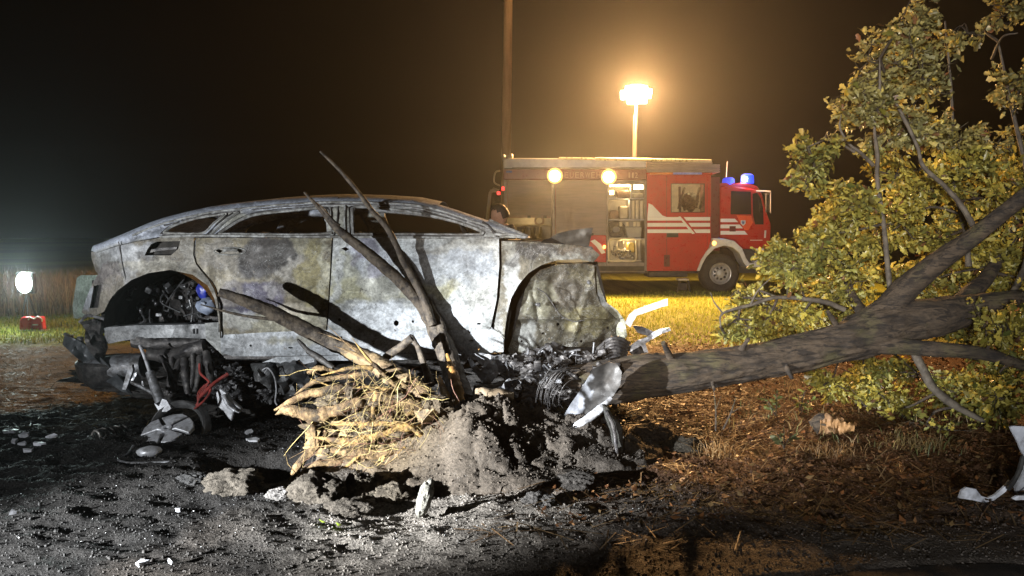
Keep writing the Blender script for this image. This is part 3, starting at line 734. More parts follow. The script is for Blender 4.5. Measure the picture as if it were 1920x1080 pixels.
roots = [
 ([(706, 735, 4.40, .020), (640, 728, 4.36, .024), (570, 742, 4.33, .026), (522, 766, 4.30, .022)], 0),
 ([(712, 736, 4.36, .018), (665, 756, 4.30, .032), (600, 775, 4.28, .036), (540, 768, 4.28, .026), (524, 764, 4.27, .012)], 0),
 ([(790, 800, 4.36, .014), (720, 812, 4.30, .022), (660, 828, 4.27, .025), (598, 818, 4.28, .020)], 1),
 ([(790, 818, 4.34, .016), (762, 798, 4.31, .020), (700, 794, 4.29, .016), (630, 788, 4.32, .012)], 1),
 ([(705, 866, 4.32, .020), (655, 868, 4.27, .024), (600, 872, 4.23, .026), (553, 888, 4.2, .016)], 0),
 ([(704, 735, 4.34, .012), (700, 770, 4.30, .013), (698, 806, 4.30, .008)], 1),
 ([(838, 826, 4.40, .022), (806, 865, 4.31, .024), (772, 895, 4.25, .014)], 0),
 ([(800, 765, 4.40, .03), (745, 752, 4.36, .028), (690, 748, 4.33, .022), (640, 760, 4.32, .012)], 0),
 ([(690, 700, 4.45, .016), (640, 708, 4.44, .018), (590, 716, 4.42, .014), (560, 735, 4.40, .008)], 0),
 ([(700, 690, 4.47, .012), (660, 690, 4.45, .012), (610, 700, 4.44, .010)], 1),
 ([(610, 806, 4.35, .02), (590, 840, 4.33, .028), (560, 870, 4.30, .022), (548, 900, 4.28, .010)], 0),
 ([(690, 842, 4.26, .009), (640, 885, 4.2, .009), (604, 925, 4.12, .006)], 1),
 ([(720, 850, 4.26, .010), (715, 890, 4.2, .009), (702, 925, 4.12, .005)], 1),
 ([(760, 840, 4.30, .014), (730, 870, 4.24, .013), (690, 890, 4.2, .008)], 1),
 ([(622, 842, 4.28, .022), (660, 850, 4.26, .028), (720, 850, 4.27, .026), (770, 840, 4.32, .018)], 0),
 ([(576, 700, 4.5, .012), (600, 690, 4.52, .022), (640, 690, 4.54, .02)], 0),
 ([(830, 775, 4.46, .03), (842, 810, 4.42, .022), (836, 850, 4.36, .014), (822, 880, 4.3, .008)], 0),
 ([(560, 760, 4.3, .018), (585, 795, 4.3, .022), (600, 830, 4.3, .02)], 0)]
for i in range(24):                                                   # fan of forked roots from the collar
    x0, y0 = random.uniform(770, 815), random.uniform(735, 835); a = R(random.uniform(158, 222)); L_ = random.uniform(120, 250); r0 = random.choice([.008, .012, .016, .024]); Yr = 4.50; row = []
    for k in range(6):
        row.append((x0, y0, Yr, r0 * (1 - .16 * k) * random.uniform(.8, 1.2))); a += random.gauss(0, .16); x0 += math.cos(a) * L_ / 5; y0 += -math.sin(a) * L_ / 5; Yr -= random.uniform(.0, .055)
        y0 = min(y0, 893)
    roots.append((row, random.random() < .4))
    f = row[random.choice([2, 3])]; af = a + random.choice([-1, 1]) * random.uniform(.3, .7); lf = L_ * random.uniform(.25, .45)
    roots.append(([(f[0], f[1], f[2], f[3] * .75), (f[0] + math.cos(af) * lf * .5, min(893, f[1] - math.sin(af) * lf * .5), f[2] - .03, f[3] * .6), (f[0] + math.cos(af) * lf, min(895, f[1] - math.sin(af) * lf + random.gauss(0, 6)), f[2] - .05, f[3] * .25)], random.random() < .4))
for L, k in roots:
    L = L[:-1] + [(L[-1][0] - 8, L[-1][1] + random.gauss(4, 6), L[-1][2], L[-1][3] * .25)]
    stem(L, 60, 16, 0.5, M_rootbright if k else M_root, 'root', 14.0)
bb = MB()
for i in range(70):
    bb.rock(P(random.uniform(570, 850), random.uniform(740, 895), random.uniform(4.30, 4.42)), (random.uniform(.02, .07), .04, random.uniform(.015, .04)), .5, 4, 3, (.12, .095, .065), i * 1.3)
bb.build('caked_soil', M_clod, tree, True, 60)['kind'] = 'stuff'
bb = MB()
for i in range(420):
    cx = random.gauss(715, 62); cy = random.uniform(690, 895)
    if not (540 < cx < 850): continue
    Y = 4.42 - 0.0009 * (cy - 690) - random.uniform(0, 0.12); L = random.uniform(25, 95); a = random.choice([R(random.gauss(105, 28)), R(random.gauss(170, 25)), R(random.gauss(125, 20))])
    pts = []; x0, y0 = cx, cy
    for k in range(5):
        pts.append(tuple(P(x0, y0, Y - 0.02 * k * random.random()))); a += random.gauss(0, 0.40); x0 += math.cos(a) * L / 4; y0 += math.sin(a) * L / 4
    r = random.choice([.0006, .0007, .0009, .0012, .0022]); c = random.choice([(.50, .38, .16), (.36, .25, .11), (.56, .44, .18), (.16, .10, .06), (.22, .11, .07), (.10, .075, .05)])
    bb.tube(pts, [r, r, r * .9, r * .7, r * .3], 4, None, 0, 1, c, caps=False)
o = bb.build('rootlets', vcol_mat('rootlet', 0.7, 0, (.8, 1.15), 60, 0.2), tree, True, 80); o['kind'] = 'stuff'

# ------------------------------------------------------------------ crown
blobs = [ # px, py, rx, ry, depth, thickness, twigs
 (1655, 120, 62, 75, 5.4, .45, 90), (1700, 55, 42, 50, 5.5, .4, 46), (1732, 150, 62, 66, 5.6, .5, 90), (1622, 205, 48, 55, 5.4, .4, 70),
 (1538, 292, 46, 34, 5.3, .3, 44), (1512, 338, 22, 26, 5.3, .25, 16), (1700, 250, 70, 55, 5.5, .5, 95), (1785, 262, 66, 46, 5.8, .5, 66),
 (1880, 30, 50, 34, 5.7, .4, 20), (1815, 62, 34, 22, 5.8, .3, 14), (1910, 170, 36, 60, 5.7, .4, 40), (1600, 400, 70, 60, 5.6, .5, 100), (1545, 440, 52, 50, 5.7, .5, 70),
 (1500, 505, 60, 44, 5.8, .5, 82), (1580, 490, 70, 60, 6.0, .6, 100), (1690, 420, 80, 70, 5.8, .6, 120), (1770, 450, 80, 60, 6.0, .6, 110), (1740, 340, 70, 50, 5.9, .5, 70),
 (1850, 370, 80, 70, 5.9, .6, 110), (1910, 300, 60, 60, 6.0, .5, 70), (1880, 480, 70, 60, 5.9, .6, 90), (1440, 570, 44, 34, 5.8, .4, 46), (1385, 598, 38, 26, 5.6, .3, 30), (1480, 590, 60, 34, 6.0, .5, 66),
 (1560, 560, 70, 44, 6.2, .5, 90), (1640, 520, 60, 50, 6.2, .5, 80), (1720, 540, 60, 40, 6.2, .5, 66), (1800, 520, 70, 40, 6.3, .5, 70), (1900, 540, 50, 40, 5.6, .4, 44),
 (1880, 620, 60, 34, 4.9, .4, 50), (1820, 615, 60, 24, 5.7, .5, 46), (1720, 700, 80, 34, 5.8, .6, 66), (1620, 700, 70, 34, 6.0, .5, 60), (1560, 716, 40, 22, 5.8, .4, 30), (1680, 760, 70, 36, 5.5, .5, 60),
 (1800, 740, 70, 40, 5.4, .5, 76), (1880, 735, 50, 46, 4.9, .35, 64), (1870, 680, 70, 40, 5.3, .5, 60), (1960, 420, 60, 130, 5.7, .6, 90), (1970, 650, 50, 90, 5.3, .6, 60),
 (1420, 625, 46, 18, 5.9, .4, 28), (1520, 620, 50, 24, 6.4, .4, 40), (1680, 330, 50, 50, 6.0, .5, 36), (1830, 300, 60, 40, 5.4, .4, 40), (1725, 90, 36, 46, 5.9, .4, 36), (1735, 800, 90, 22, 5.2, .5, 46), (1395, 560, 34, 24, 5.9, .3, 26), (1370, 625, 34, 14, 5.7, .3, 22), (1460, 475, 34, 30, 5.9, .3, 34), (1520, 560, 60, 40, 6.6, .4, 60), (1600, 600, 60, 26, 6.5, .4, 44)]
LV = np.array([(0, 0, 0), (.5, 0, -.05), (1, 0, .02), (.24, .17, .05), (.36, .13, .02), (.58, .33, .08), (.68, .20, .02), (.88, .22, .05), (.22, -.19, .05), (.38, -.13, .02), (.55, -.31, .08), (.66, -.19, .02), (.87, -.24, .05)], float)
LT = np.array([(0, 4, 3), (0, 1, 4), (1, 5, 4), (1, 6, 5), (1, 2, 6), (2, 7, 6), (0, 8, 9), (0, 9, 1), (1, 9, 10), (1, 10, 11), (1, 11, 2), (2, 11, 12)])
lp, lx, lcol = [], [], []
tw = MB(); br = []
for (cx, cy, rx_, ry_, Y, th, nt_) in blobs:
    c = np.array(P(cx, cy, Y)); k = Y / F
    near = limb_pts[np.argmin(((limb_pts - c) ** 2).sum(1))]
    mid = (near + c) / 2 + rng.normal(0, .05, 3)
    tw.tube([near, mid, c], [.012, .009, .006], 5, 8)
    sub = []
    for j in range(7):
        d = rng.normal(size=3); d /= np.linalg.norm(d); e = c + d * np.array([rx_ * k, th * .5, ry_ * k]) * rng.uniform(.5, .9)
        mm_ = (c + e) / 2 + rng.normal(0, .03, 3); tw.tube([c, mm_, e], [.006, .005, .003], 4, 5, caps=False)
        sub += [c * .4 + mm_ * .6, mm_, e]
    sub = np.array(sub); cl = []
    for j in range(max(4, int(nt_ / 7.5))):
        d = rng.normal(size=3); d /= np.linalg.norm(d); cl.append(c + d * np.array([rx_ * k, th * .65, ry_ * k]) * rng.random() ** 0.4)
    for j in range(int(nt_ * 0.95)):
        e = cl[rng.integers(0, len(cl))] + rng.normal(0, 1, 3) * np.array([.052, .07, .048])
        s0 = sub[np.argmin(((sub - e) ** 2).sum(1) + rng.random(len(sub)) * .004)]
        dir_ = e - s0; L = np.linalg.norm(dir_)
        if L > 0.28: s0 = e - dir_ / L * 0.28
        tw.tube([s0, (s0 + e) / 2 + rng.normal(0, .012, 3), e], [.0032, .0026, .0015], 3, None, caps=False)
        tone = 0.5 + 0.5 * n3(e, 2.2) + rng.normal(0, .12)
        for i in range(rng.integers(10, 17)):
            f = rng.uniform(.25, 1.05); p = s0 + (e - s0) * f + rng.normal(0, .022, 3)
            if p[2] < 0.03: continue
            dx = (e - s0) / (np.linalg.norm(e - s0) + 1e-6) * .8 + rng.normal(0, .75, 3); dx[2] -= .25
            lp.append(p); lx.append(dx)
            tt = min(1, max(0, tone + rng.normal(0, .18)))
            g = np.array((.19, .20, .06)) * (1 - tt) + np.array((.46, .37, .065)) * tt
            if p[2] > 2.0: g = g * .55 + np.array((.25, .225, .13)) * .45 * rng.uniform(.7, 1.2)  # upper leaves greyed, cold front light put into their colour
            if rng.random() < .05: g = np.array((.42, .33, .06))
            if rng.random() < .03: g = np.array((.16, .08, .035))
            lcol.append(g * rng.uniform(.5, 1.5))
lp = np.array(lp); lx = np.array(lx); lcol = np.array(lcol); n = len(lp)
lx /= np.linalg.norm(lx, axis=1)[:, None]; up = rng.normal(size=(n, 3)) + np.array([0, 0, .6]); up -= lx * (up * lx).sum(1)[:, None]; up /= np.linalg.norm(up, axis=1)[:, None]
rot = np.stack([lx, np.cross(up, lx), up], -1); size = .028 + .062 * rng.beta(1.5, 2.6, n)
M_leaf = vcol_mat('leaf', 0.42, 0, (.85, 1.12), 50, 0.0, translucent=0.5, spec=0.5)
# the 300 leaves that show largest are objects of their own, the rest one mass
pxx = 960 + F * lp[:, 0] / lp[:, 1]; pyy = 440 + F * (CAMZ - lp[:, 2]) / lp[:, 1]
score = size / lp[:, 1] * ((pxx < 1915) & (pyy > 5) & (pyy < 830))
order = np.argsort(-score); big = order[:300]; rest = order[300:]
o = scatter('foliage', LV, LT, lp[rest], np.stack([size, size * rng.uniform(.7, 1.15, n), size * rng.uniform(-1.5, 4.5, n)], -1)[rest], rot[rest], lcol[rest], M_leaf, 0.12, tree); o['kind'] = 'stuff'
var = [fast_mesh('leaf', LV * np.array([1, rng.uniform(.85, 1.1), rng.uniform(.5, 2.0)]), LT, np.tile(c, (13, 1))) for c in ((.10, .12, .03), (.15, .15, .03), (.20, .18, .03), (.12, .10, .03), (.26, .21, .035), (.09, .10, .03))]
for v_ in var: v_.materials.append(M_leaf)
for i in big:
    lo = link('leaf', var[rng.integers(0, 6)], None, tree)
    A = np.eye(4); A[:3, :3] = rot[i] * size[i]; A[:3, 3] = lp[i]
    lo.matrix_basis = Matrix(A.tolist())
o = tw.build('twigs', M_bark, tree, True, 80); o['kind'] = 'stuff'
# ================================================================== BURNT-OUT CAR
car = thing('burnt_car', 'burnt out grey and white car wreck without wheels behind the torn up roots', 'car', (-1.2, 6.2, 0.3))
Y0 = 5.30; YC = 6.17
def carY(px, py):
    px = np.asarray(px, float); py = np.asarray(py, float)
    up = np.clip((447 - py) / 75.0, 0, 1.3)
    w_ = 0.035 * np.clip((540 - py) / 95.0, 0, 1) ** 2 + 0.24 * up ** 1.15 + 0.07 * np.clip((py - 585) / 75.0, 0, 1.2) ** 1.5
    w_ = w_ + 0.42 * np.clip((255 - px) / 110.0, 0, 1.2) ** 2 + 0.24 * np.clip((px - 1010) / 150.0, 0, 1.3) ** 2
    # waist crease
    w_ = w_ - 0.012 * np.exp(-((py - 462) / 9.0) ** 2)
    return Y0 + w_
def inY(off): return lambda px, py: carY(px, py) + off
WHITE = (.54, .57, .60); GREY = (.24, .235, .22); OLIVE = (.28, .25, .13); DARK = (.065, .062, .066); PURP = (.125, .12, .165); CREAM = (.47, .46, .36); RUST = (.20, .11, .06); PALE = (.40, .41, .40); BLUE = (.50, .56, .72)
M_shell = vcol_mat('burnt_metal', 0.62, 0.12, (0.66, 1.25), 48, 0.45, 80, 0.004,
                   spots=[(34.0, 0.60, 0.85, (0.09, 0.085, 0.08)), (75.0, 0.62, 0.7, (0.70, 0.72, 0.74)), (22.0, 0.63, 0.5, (0.17, 0.11, 0.06))], spec=0.4)
# heat stains: flat-toned patches with pale rims, as burnt-off paint leaves them
t = M_shell.node_tree; bs = t.nodes['Principled BSDF']; lk = bs.inputs['Base Color'].links[0]; col = lk.from_socket
for sc_, lo, dst, tone in ((5.5, .53, 1.2, 0.76), (13.0, .57, .8, 0.78), (3.2, .55, .6, 1.20)):
    nz = tnoise(t, sc_, 7, .68, dst)
    cm = N(t, 'ShaderNodeCombineColor'); mv = ramp(t, nz, lo, lo + .012, 1.0, tone)
    for k in range(3): t.links.new(mv, cm.inputs[k])
    col = mix(t, 1.0, col, cm.outputs[0], 'MULTIPLY')
    sb = N(t, 'ShaderNodeMath', operation='SUBTRACT'); t.links.new(nz, sb.inputs[0]); sb.inputs[1].default_value = lo
    ab = N(t, 'ShaderNodeMath', operation='ABSOLUTE'); t.links.new(sb.outputs[0], ab.inputs[0])
    col = mix(t, ramp(t, ab.outputs[0], 0.0, 0.009, 0.34 if tone < 1 else 0.0, 0.0), col, (0.52, 0.53, 0.52))
t.links.new(col, bs.inputs['Base Color'])
M_soot = simple('sooty_metal', (0.035, 0.034, 0.036), (0.085, 0.08, 0.078), 14, 0.55, 0.5, 0.7, 60, 0.006, None, 0.5, (0.16, 0.15, 0.14), 26, 0.5)
M_steel = simple('scorched_steel', (0.30, 0.31, 0.33), (0.14, 0.14, 0.145), 18, 0.5, 0.5, 0.6, 70, 0.004, None, 0.5, (0.06, 0.055, 0.05), 24, 0.7)
M_alu = simple('bare_aluminium', (0.70, 0.72, 0.76), (0.50, 0.51, 0.54), 12, 0.42, 0.35, 0.4, 60, 0.003, None, 0.5, (0.12, 0.11, 0.10), 26, 0.6)
M_void = simple('charred_interior', (0.012, 0.011, 0.010), (0.03, 0.026, 0.022), 10, 0.85, 0, 0.6, 50, 0.005)
M_redw = simple('melted_red_cable', (0.34, 0.05, 0.04), (0.20, 0.04, 0.035), 20, 0.5)
M_bluep = simple('blue_plastic', (0.03, 0.06, 0.50), (0.02, 0.03, 0.25), 9, 0.4)

roof_top = [(171, 470), (174, 461), (195, 453), (222, 442), (248, 431), (278, 418), (307, 408), (350, 397), (396, 387), (455, 380), (515, 374), (575, 370), (633, 368), (718, 370), (778, 374), (822, 383), (852, 392), (881, 402), (914, 413), (941, 423), (968, 433), (994, 444)]
qwin = [(307, 437), (322, 425), (342, 417), (361, 411), (390, 405), (420, 402), (400, 420), (377, 438)]
rwin = [(410, 439), (432, 424), (455, 411), (482, 402), (535, 396), (604, 391), (611, 412), (613, 438)]
fwin = [(663, 439), (662, 400), (666, 388), (718, 391), (778, 399), (831, 410), (870, 421), (903, 434), (900, 440)]
def railcol(px, py):
    c = blobcol(PALE, [(300, 430, 140, 26, BLUE, .5), (480, 385, 120, 12, BLUE, .35), (700, 376, 180, 7, WHITE, .6), (640, 410, 26, 30, CREAM, .5), (860, 405, 80, 18, PALE, .6), (440, 415, 40, 26, CREAM, .5), (960, 438, 40, 10, CREAM, .6)], 3, 16)(px, py)  # blue patches put cold lamp light on hatch and rail into the colour
    # top roll of the roof: pale ash with bluish lamp light painted in
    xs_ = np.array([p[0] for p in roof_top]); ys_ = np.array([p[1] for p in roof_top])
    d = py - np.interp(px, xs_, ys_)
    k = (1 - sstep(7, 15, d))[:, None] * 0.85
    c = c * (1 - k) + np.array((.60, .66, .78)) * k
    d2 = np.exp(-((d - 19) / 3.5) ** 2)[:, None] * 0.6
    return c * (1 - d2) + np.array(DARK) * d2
bottom = [(994, 446), (936, 446), (800, 444), (626, 443), (500, 442), (367, 441), (300, 444), (255, 452), (215, 462), (180, 474)]
def frameY(px, py):
    xs_ = np.array([p[0] for p in roof_top]); ys_ = np.array([p[1] for p in roof_top])
    d = np.asarray(py) - np.interp(px, xs_, ys_)
    return carY(px, py) + 0.10 * np.clip(1 - d / 9.0, 0, 1) ** 2 - 0.010 * np.exp(-((d - 13) / 3.0) ** 2) + 0.010 * np.exp(-((d - 19) / 2.5) ** 2)
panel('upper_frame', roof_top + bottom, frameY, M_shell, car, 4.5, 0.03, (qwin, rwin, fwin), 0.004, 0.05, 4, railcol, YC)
# roof skin between the two side frames
b = MB(); R_ = [p for p in roof_top if 300 <= p[0] <= 830]
def skin(b, stations, bulge):
    n = 14; vs = []; fs = []
    for (a, c) in stations:
        y = float(frameY(np.array([a]), np.array([c]))[0]) + 0.03; p = P(a, c, y - 0.03)
        for k in range(n + 1):
            tt = k / n; yy = y + (2 * (YC - y)) * tt
            vs.append((p.x, yy, p.z - 0.006 + bulge * math.sin(math.pi * tt) ** 0.8))
    for i in range(len(stations) - 1):
        for k in range(n): fs.append((i * (n + 1) + k, (i + 1) * (n + 1) + k, (i + 1) * (n + 1) + k + 1, i * (n + 1) + k + 1))
    b.add(vs, fs); b.c = [(.5, .53, .58)] * len(b.v); return b
skin(b, R_, 0.045).build('roof', M_shell, car, True, 60)
skin(MB(), [p for p in roof_top if p[0] <= 307], 0.02).build('tailgate', M_shell, car, True, 60)

# pressed frames round the windows, drip rail, pillar seams
def rim(name, pts_, off, r_, mat, closed=True, n=60):
    q_ = list(pts_) + ([pts_[0]] if closed else [])
    for mir in (False, True):
        w3 = []
        for a, c in q_:
            y_ = float(frameY(np.array([a]), np.array([c]))[0]) + off; p_ = P(a, c, y_); w3.append((p_.x, 2 * YC - y_ if mir else y_, p_.z))
        MB().tube(w3, r_, 6, n, .25, 25.0).build(name, mat, car)
M_frm = simple('frame_ash', (.40, .41, .40), (.17, .165, .15), 16, .7, .1, .6, 60, .004, None, .4, (.07, .065, .06), 30, .7)
def grow(poly, d):
    cx = sum(p[0] for p in poly) / len(poly); cy = sum(p[1] for p in poly) / len(poly)
    return [(a + d * (a - cx) / math.hypot(a - cx, c - cy) * 1.0, c + d * (c - cy) / math.hypot(a - cx, c - cy)) for a, c in poly]
for wn in (qwin, rwin, fwin): rim('window_frame', wn, .004, .011, M_frm)
for wn in (qwin, rwin, fwin): rim('window_seal', grow(wn, 6.5), .0, .0055, M_soot)
rim('drip_rail', [(a, c + 11) for a, c in roof_top[4:-1]], -.004, .008, M_frm, False, 90); rim('drip_seam', [(a, c + 15) for a, c in roof_top[6:-2]], .002, .0055, M_soot, False, 90)
rim('pillar_seam', [(635, 371), (634, 400), (631, 425), (626, 444)], .0, .008, M_soot, False, 20); rim('pillar_rib', [(648, 386), (647, 412), (648, 440)], .0, .012, M_frm, False, 20); rim('pillar_rib', [(620, 390), (621, 412), (622, 440)], .0, .010, M_frm, False, 20)
rim('pillar_rib', [(447, 398), (424, 414), (396, 440)], -.004, .012, M_frm, False, 20); rim('pillar_seam', [(436, 400), (414, 416), (388, 440)], .002, .007, M_soot, False, 20)
rim('belt_rail', [(300, 444), (367, 442), (500, 443), (626, 444), (800, 445), (936, 447)], -.006, .010, M_frm, False, 80)
rim('pillar_foot', [(905, 417), (918, 426), (934, 445)], .0, .012, M_soot, False, 14); rim('pillar_foot', [(918, 414), (950, 428), (990, 444)], -.004, .013, M_frm, False, 20); rim('pillar_foot', [(926, 440), (955, 440), (985, 445)], -.004, .012, M_frm, False, 20)

# doors
rdoor = [(368, 446), (622, 447), (619, 500), (615.5, 560), (611, 619), (500, 623), (416, 628), (414, 600), (411, 570), (404, 540), (392, 520), (378, 504), (369, 492), (366, 476)]
rdcol = blobcol((.22, .195, .14), [(560, 470, 60, 30, (.26, .25, .19), .8), (590, 530, 34, 80, OLIVE, .8), (500, 478, 50, 40, DARK, .85), (455, 500, 34, 16, DARK, .5), (470, 560, 62, 34, (.085, .08, .125), .95), (505, 545, 34, 22, (.11, .10, .13), .7), (420, 480, 40, 32, (.30, .28, .25), .7),
    (545, 505, 13, 26, (.46, .44, .40), .7), (500, 545, 14, 14, (.42, .41, .40), .5), (545, 585, 60, 14, (.48, .44, .36), .65), (530, 608, 90, 14, CREAM, .6), (445, 600, 34, 20, PALE, .6), (430, 530, 20, 50, (.33, .30, .24), .5), (612, 520, 6, 90, CREAM, .7)], 21, 26, 0.035)
def doorY(px, py):
    return carY(px, py) + 0.016 * np.exp(-((py - 572) / 9.0) ** 2) + 0.014 * np.exp(-((px - 440) / 24.0) ** 2 - ((py - 470) / 9.0) ** 2)
hh = [(404, 470), (410, 467), (418, 470), (412, 475)]; hh2 = [(445, 470), (451, 468), (456, 471), (449, 474)]
panel('rear_door', rdoor, doorY, M_shell, car, 4.2, 0.02, (hh, hh2), 0.010, 0.018, 8, rdcol, YC)
fdoor = [(625, 447), (935.5, 447), (936, 500), (931, 562), (919, 618), (760, 620), (614, 619), (618, 560), (622, 500)]
fdcol = blobcol((.47, .49, .48), [(780, 500, 150, 60, (.56, .60, .62), .5), (690, 545, 80, 26, (.40, .38, .21), .75), (650, 520, 34, 50, (.42, .42, .30), .6), (845, 530, 34, 26, (.40, .38, .26), .6), (820, 540, 40, 18, (.44, .42, .24), .6), (880, 500, 50, 40, (.46, .50, .55), .8), (700, 480, 50, 30, (.52, .56, .62), .8),
    (715, 530, 40, 40, (.48, .50, .50), .6), (806, 472, 24, 16, (.10, .10, .12), .85), (690, 470, 20, 26, (.26, .25, .33), .7), (715, 505, 16, 22, (.26, .25, .33), .6), (880, 452, 60, 6, (.16, .15, .13), .6), (665, 487, 16, 10, (.20, .19, .22), .7), (800, 500, 50, 30, (.54, .58, .62), .6), (760, 598, 150, 22, (.62, .66, .70), .8), (900, 545, 26, 34, (.44, .44, .40), .5), (860, 465, 70, 14, (.46, .46, .42), .6), (632, 530, 7, 80, (.62, .65, .68), .6)], 31, 26, 0.035)  # the purple patches paint stem shadows onto the door
def fdoorY(px, py):
    return doorY(px, py) + 0.012 * fbm(px * 0.012, py * 0.02, 71, 2) * 2
dh = [(640, 466), (647, 463), (655, 467), (648, 471)]
sp_h = [[(743 + 5 * math.cos(a), 606 + 5.5 * math.sin(a)) for a in np.linspace(0, 2 * math.pi, 11)[:-1]], [(774 + 2.6 * math.cos(a), 603 + 2.6 * math.sin(a)) for a in np.linspace(0, 2 * math.pi, 9)[:-1]], [(636 + 3.4 * math.cos(a), 600 + 3.4 * math.sin(a)) for a in np.linspace(0, 2 * math.pi, 9)[:-1]], [(898 + 4 * math.cos(a), 607 + 2 * math.sin(a)) for a in np.linspace(0, 2 * math.pi, 9)[:-1]], [(834 + 2 * math.cos(a), 606 + 2 * math.sin(a)) for a in np.linspace(0, 2 * math.pi, 7)[:-1]]]
panel('front_door', fdoor, fdoorY, M_shell, car, 4.2, 0.02, [dh] + sp_h, 0.012, 0.018, 9, fdcol, YC)
# sill
holes = [[(cx + rx_ * math.cos(a), cy + ry_ * math.sin(a)) for a in np.linspace(0, 2 * math.pi, 9)[:-1]] for cx, cy, rx_, ry_ in ((640, 632, 2, 2), (700, 640, 4, 1.6), (884, 639, 4.5, 2.2), (880, 622.5, 3, 1.4), (470, 648, 2.4, 2.4), (545, 652, 5, 1.6), (760, 637, 2.5, 2), (898, 655, 2, 2), (590, 640, 2, 2), (830, 630, 2.2, 2))]
panel('sill', [(414, 622), (610, 612), (920, 612), (944, 636), (944, 660), (905, 664), (800, 662), (640, 665), (500, 668), (436, 668), (414, 660)], lambda px, py: carY(px, py) + 0.012 - 0.03 * sstep(616, 640, py) + 0.012 * np.exp(-((np.asarray(py) - 640) / 5.0) ** 2), M_shell, car, 6.0, 0.06, holes, 0.01, 0.02, 5, blobcol((.48, .51, .54), [(460, 650, 60, 16, (.40, .41, .42), .6), (700, 645, 120, 12, (.60, .63, .66), .6), (560, 640, 70, 10, OLIVE, .5), (920, 650, 30, 20, PALE, .6)], 6), YC)
panel('sill_flange', [(520, 669), (640, 666), (800, 663), (905, 665), (906, 676), (820, 672), (700, 676), (600, 676), (540, 690), (480, 684)], inY(0.02), M_shell, car, 7.0, 0.01, (), 0.02, 0.03, 5, blobcol((.56, .59, .62), [], 7), YC)

# rear quarter
arch = [(195, 584), (206, 562), (220, 545), (246, 525), (278, 512), (319, 506), (361, 515), (389, 535), (402, 560), (408, 588), (412, 634)]
quarter = [(171, 472), (182, 474), (215, 463), (255, 453), (300, 446), (364, 444), (362, 478), (367, 495), (376, 507), (390, 523), (401, 542), (407, 562), (412, 596), (413, 634)] + arch[::-1][1:] + [(170, 596), (153, 586), (164, 553), (174, 530), (184, 514), (178, 506), (171, 482)]
tail = [(176, 536), (191, 533), (184, 577), (168, 578)]
vent = [(271, 479), (276, 468), (283, 458), (294, 453), (338, 452), (334, 467), (320, 479)]
qcol = blobcol((.215, .195, .16), [(235, 470, 70, 20, (.42, .44, .47), .75), (262, 493, 50, 20, (.07, .065, .06), .75), (345, 520, 30, 10, (.09, .08, .07), .5), (205, 495, 22, 14, (.08, .075, .07), .6), (240, 500, 20, 36, (.46, .47, .48), .6), (300, 503, 110, 12, (.42, .40, .34), .7), (385, 530, 26, 26, (.40, .39, .35), .7), (355, 470, 18, 30, (.31, .30, .27), .6), (200, 520, 22, 34, (.20, .18, .19), .6), (165, 565, 14, 30, (.44, .47, .52), .8), (190, 480, 20, 16, PALE, .6), (405, 590, 8, 40, (.45, .43, .38), .7), (210, 545, 14, 24, (.34, .31, .26), .5)], 41, 20, 0.05)
def quartY(px, py):
    d = np.min([np.hypot(px - a, py - c) for a, c in resample(arch, 4)], axis=0)
    return carY(px, py) - 0.028 * np.exp(-(d / 10.0) ** 2)
panel('rear_quarter', quarter, quartY, M_shell, car, 4.2, 0.02, (tail, vent), 0.006, 0.03, 10, qcol, YC)
panel('vent_slat', [(276, 469), (300, 465), (332, 463), (331, 467), (300, 470), (274, 475)], inY(0.03), M_soot, car, 6, 0.01)
panel('vent_pocket', [(262, 446), (345, 446), (345, 486), (262, 486)], inY(0.07), M_void, car, 12, 0.01)
panel('tail_light_pocket', [(160, 526), (200, 524), (196, 586), (158, 586)], inY(0.09), M_soot, car, 10, 0.01)
panel('tailgate_edge', [(144, 521), (152, 516), (186, 516), (176, 553), (166, 590), (146, 598), (138, 596), (136, 572)], lambda px, py: 5.62 + 0 * px + 0.004 * (173 - px), M_shell, car, 6, 0.02, (), 0.01, 0.05, 3, blobcol((.24, .30, .25), [(142, 570, 8, 30, (.36, .42, .38), .6)], 5))
MB().tube([P(222, 453, 5.32), P(226, 475, 5.33), P(230, 500, 5.32), P(237, 527, 5.30)], .004, 6, 20).build('panel_seam', M_soot, car)
b = MB(); ring = [P(431 + 30 * math.cos(a), 471 + 7 * math.sin(a), Y0 + .018) for a in np.linspace(0, 2 * math.pi, 25)]; b.tube(ring, .0045, 6); b.tube([P(419, 469.5, Y0 + .006), P(432, 468, Y0 - .004), P(445, 469.5, Y0 + .006)], .012, 8, 10); b.build('door_handle', M_frm, car)
# rear wheel house
def well(name, cx, cy, r_px, Ya, Yb, mat, a0=178, a1=366, n=22):
    b = MB(); vs = []; fs = []
    for k in range(n + 1):
        a = R(a0 + (a1 - a0) * k / n); px_, py_ = cx + r_px * math.cos(a), cy + r_px * 0.98 * math.sin(a)
        p = P(px_, py_, Ya); j = 0.03 * n3(p, 6.0)
        vs += [(p.x, Ya, p.z), (p.x, (Ya + Yb) / 2, p.z + j), (p.x, Yb, p.z - 0.03 + j)]
    for k in range(n):
        for i in range(2): fs.append((k * 3 + i, k * 3 + i + 1, k * 3 + i + 4, k * 3 + i + 3))
    return b.add(vs, fs).build(name, mat, car, True, 60)
well('wheel_house', 302, 612, 108, Y0 + 0.03, Y0 + 0.62, M_void)
panel('wheel_house_wall', [(190, 500), (415, 500), (415, 625), (190, 625)], const(Y0 + 0.62), M_soot, car, 12, 0.01, (), 0.10, 0.03, 3)
M_hub = simple('greasy_scrap', (0.05, 0.05, 0.052), (0.16, 0.165, 0.17), 22, 0.4, 0.6, 0.5, 60, 0.004)
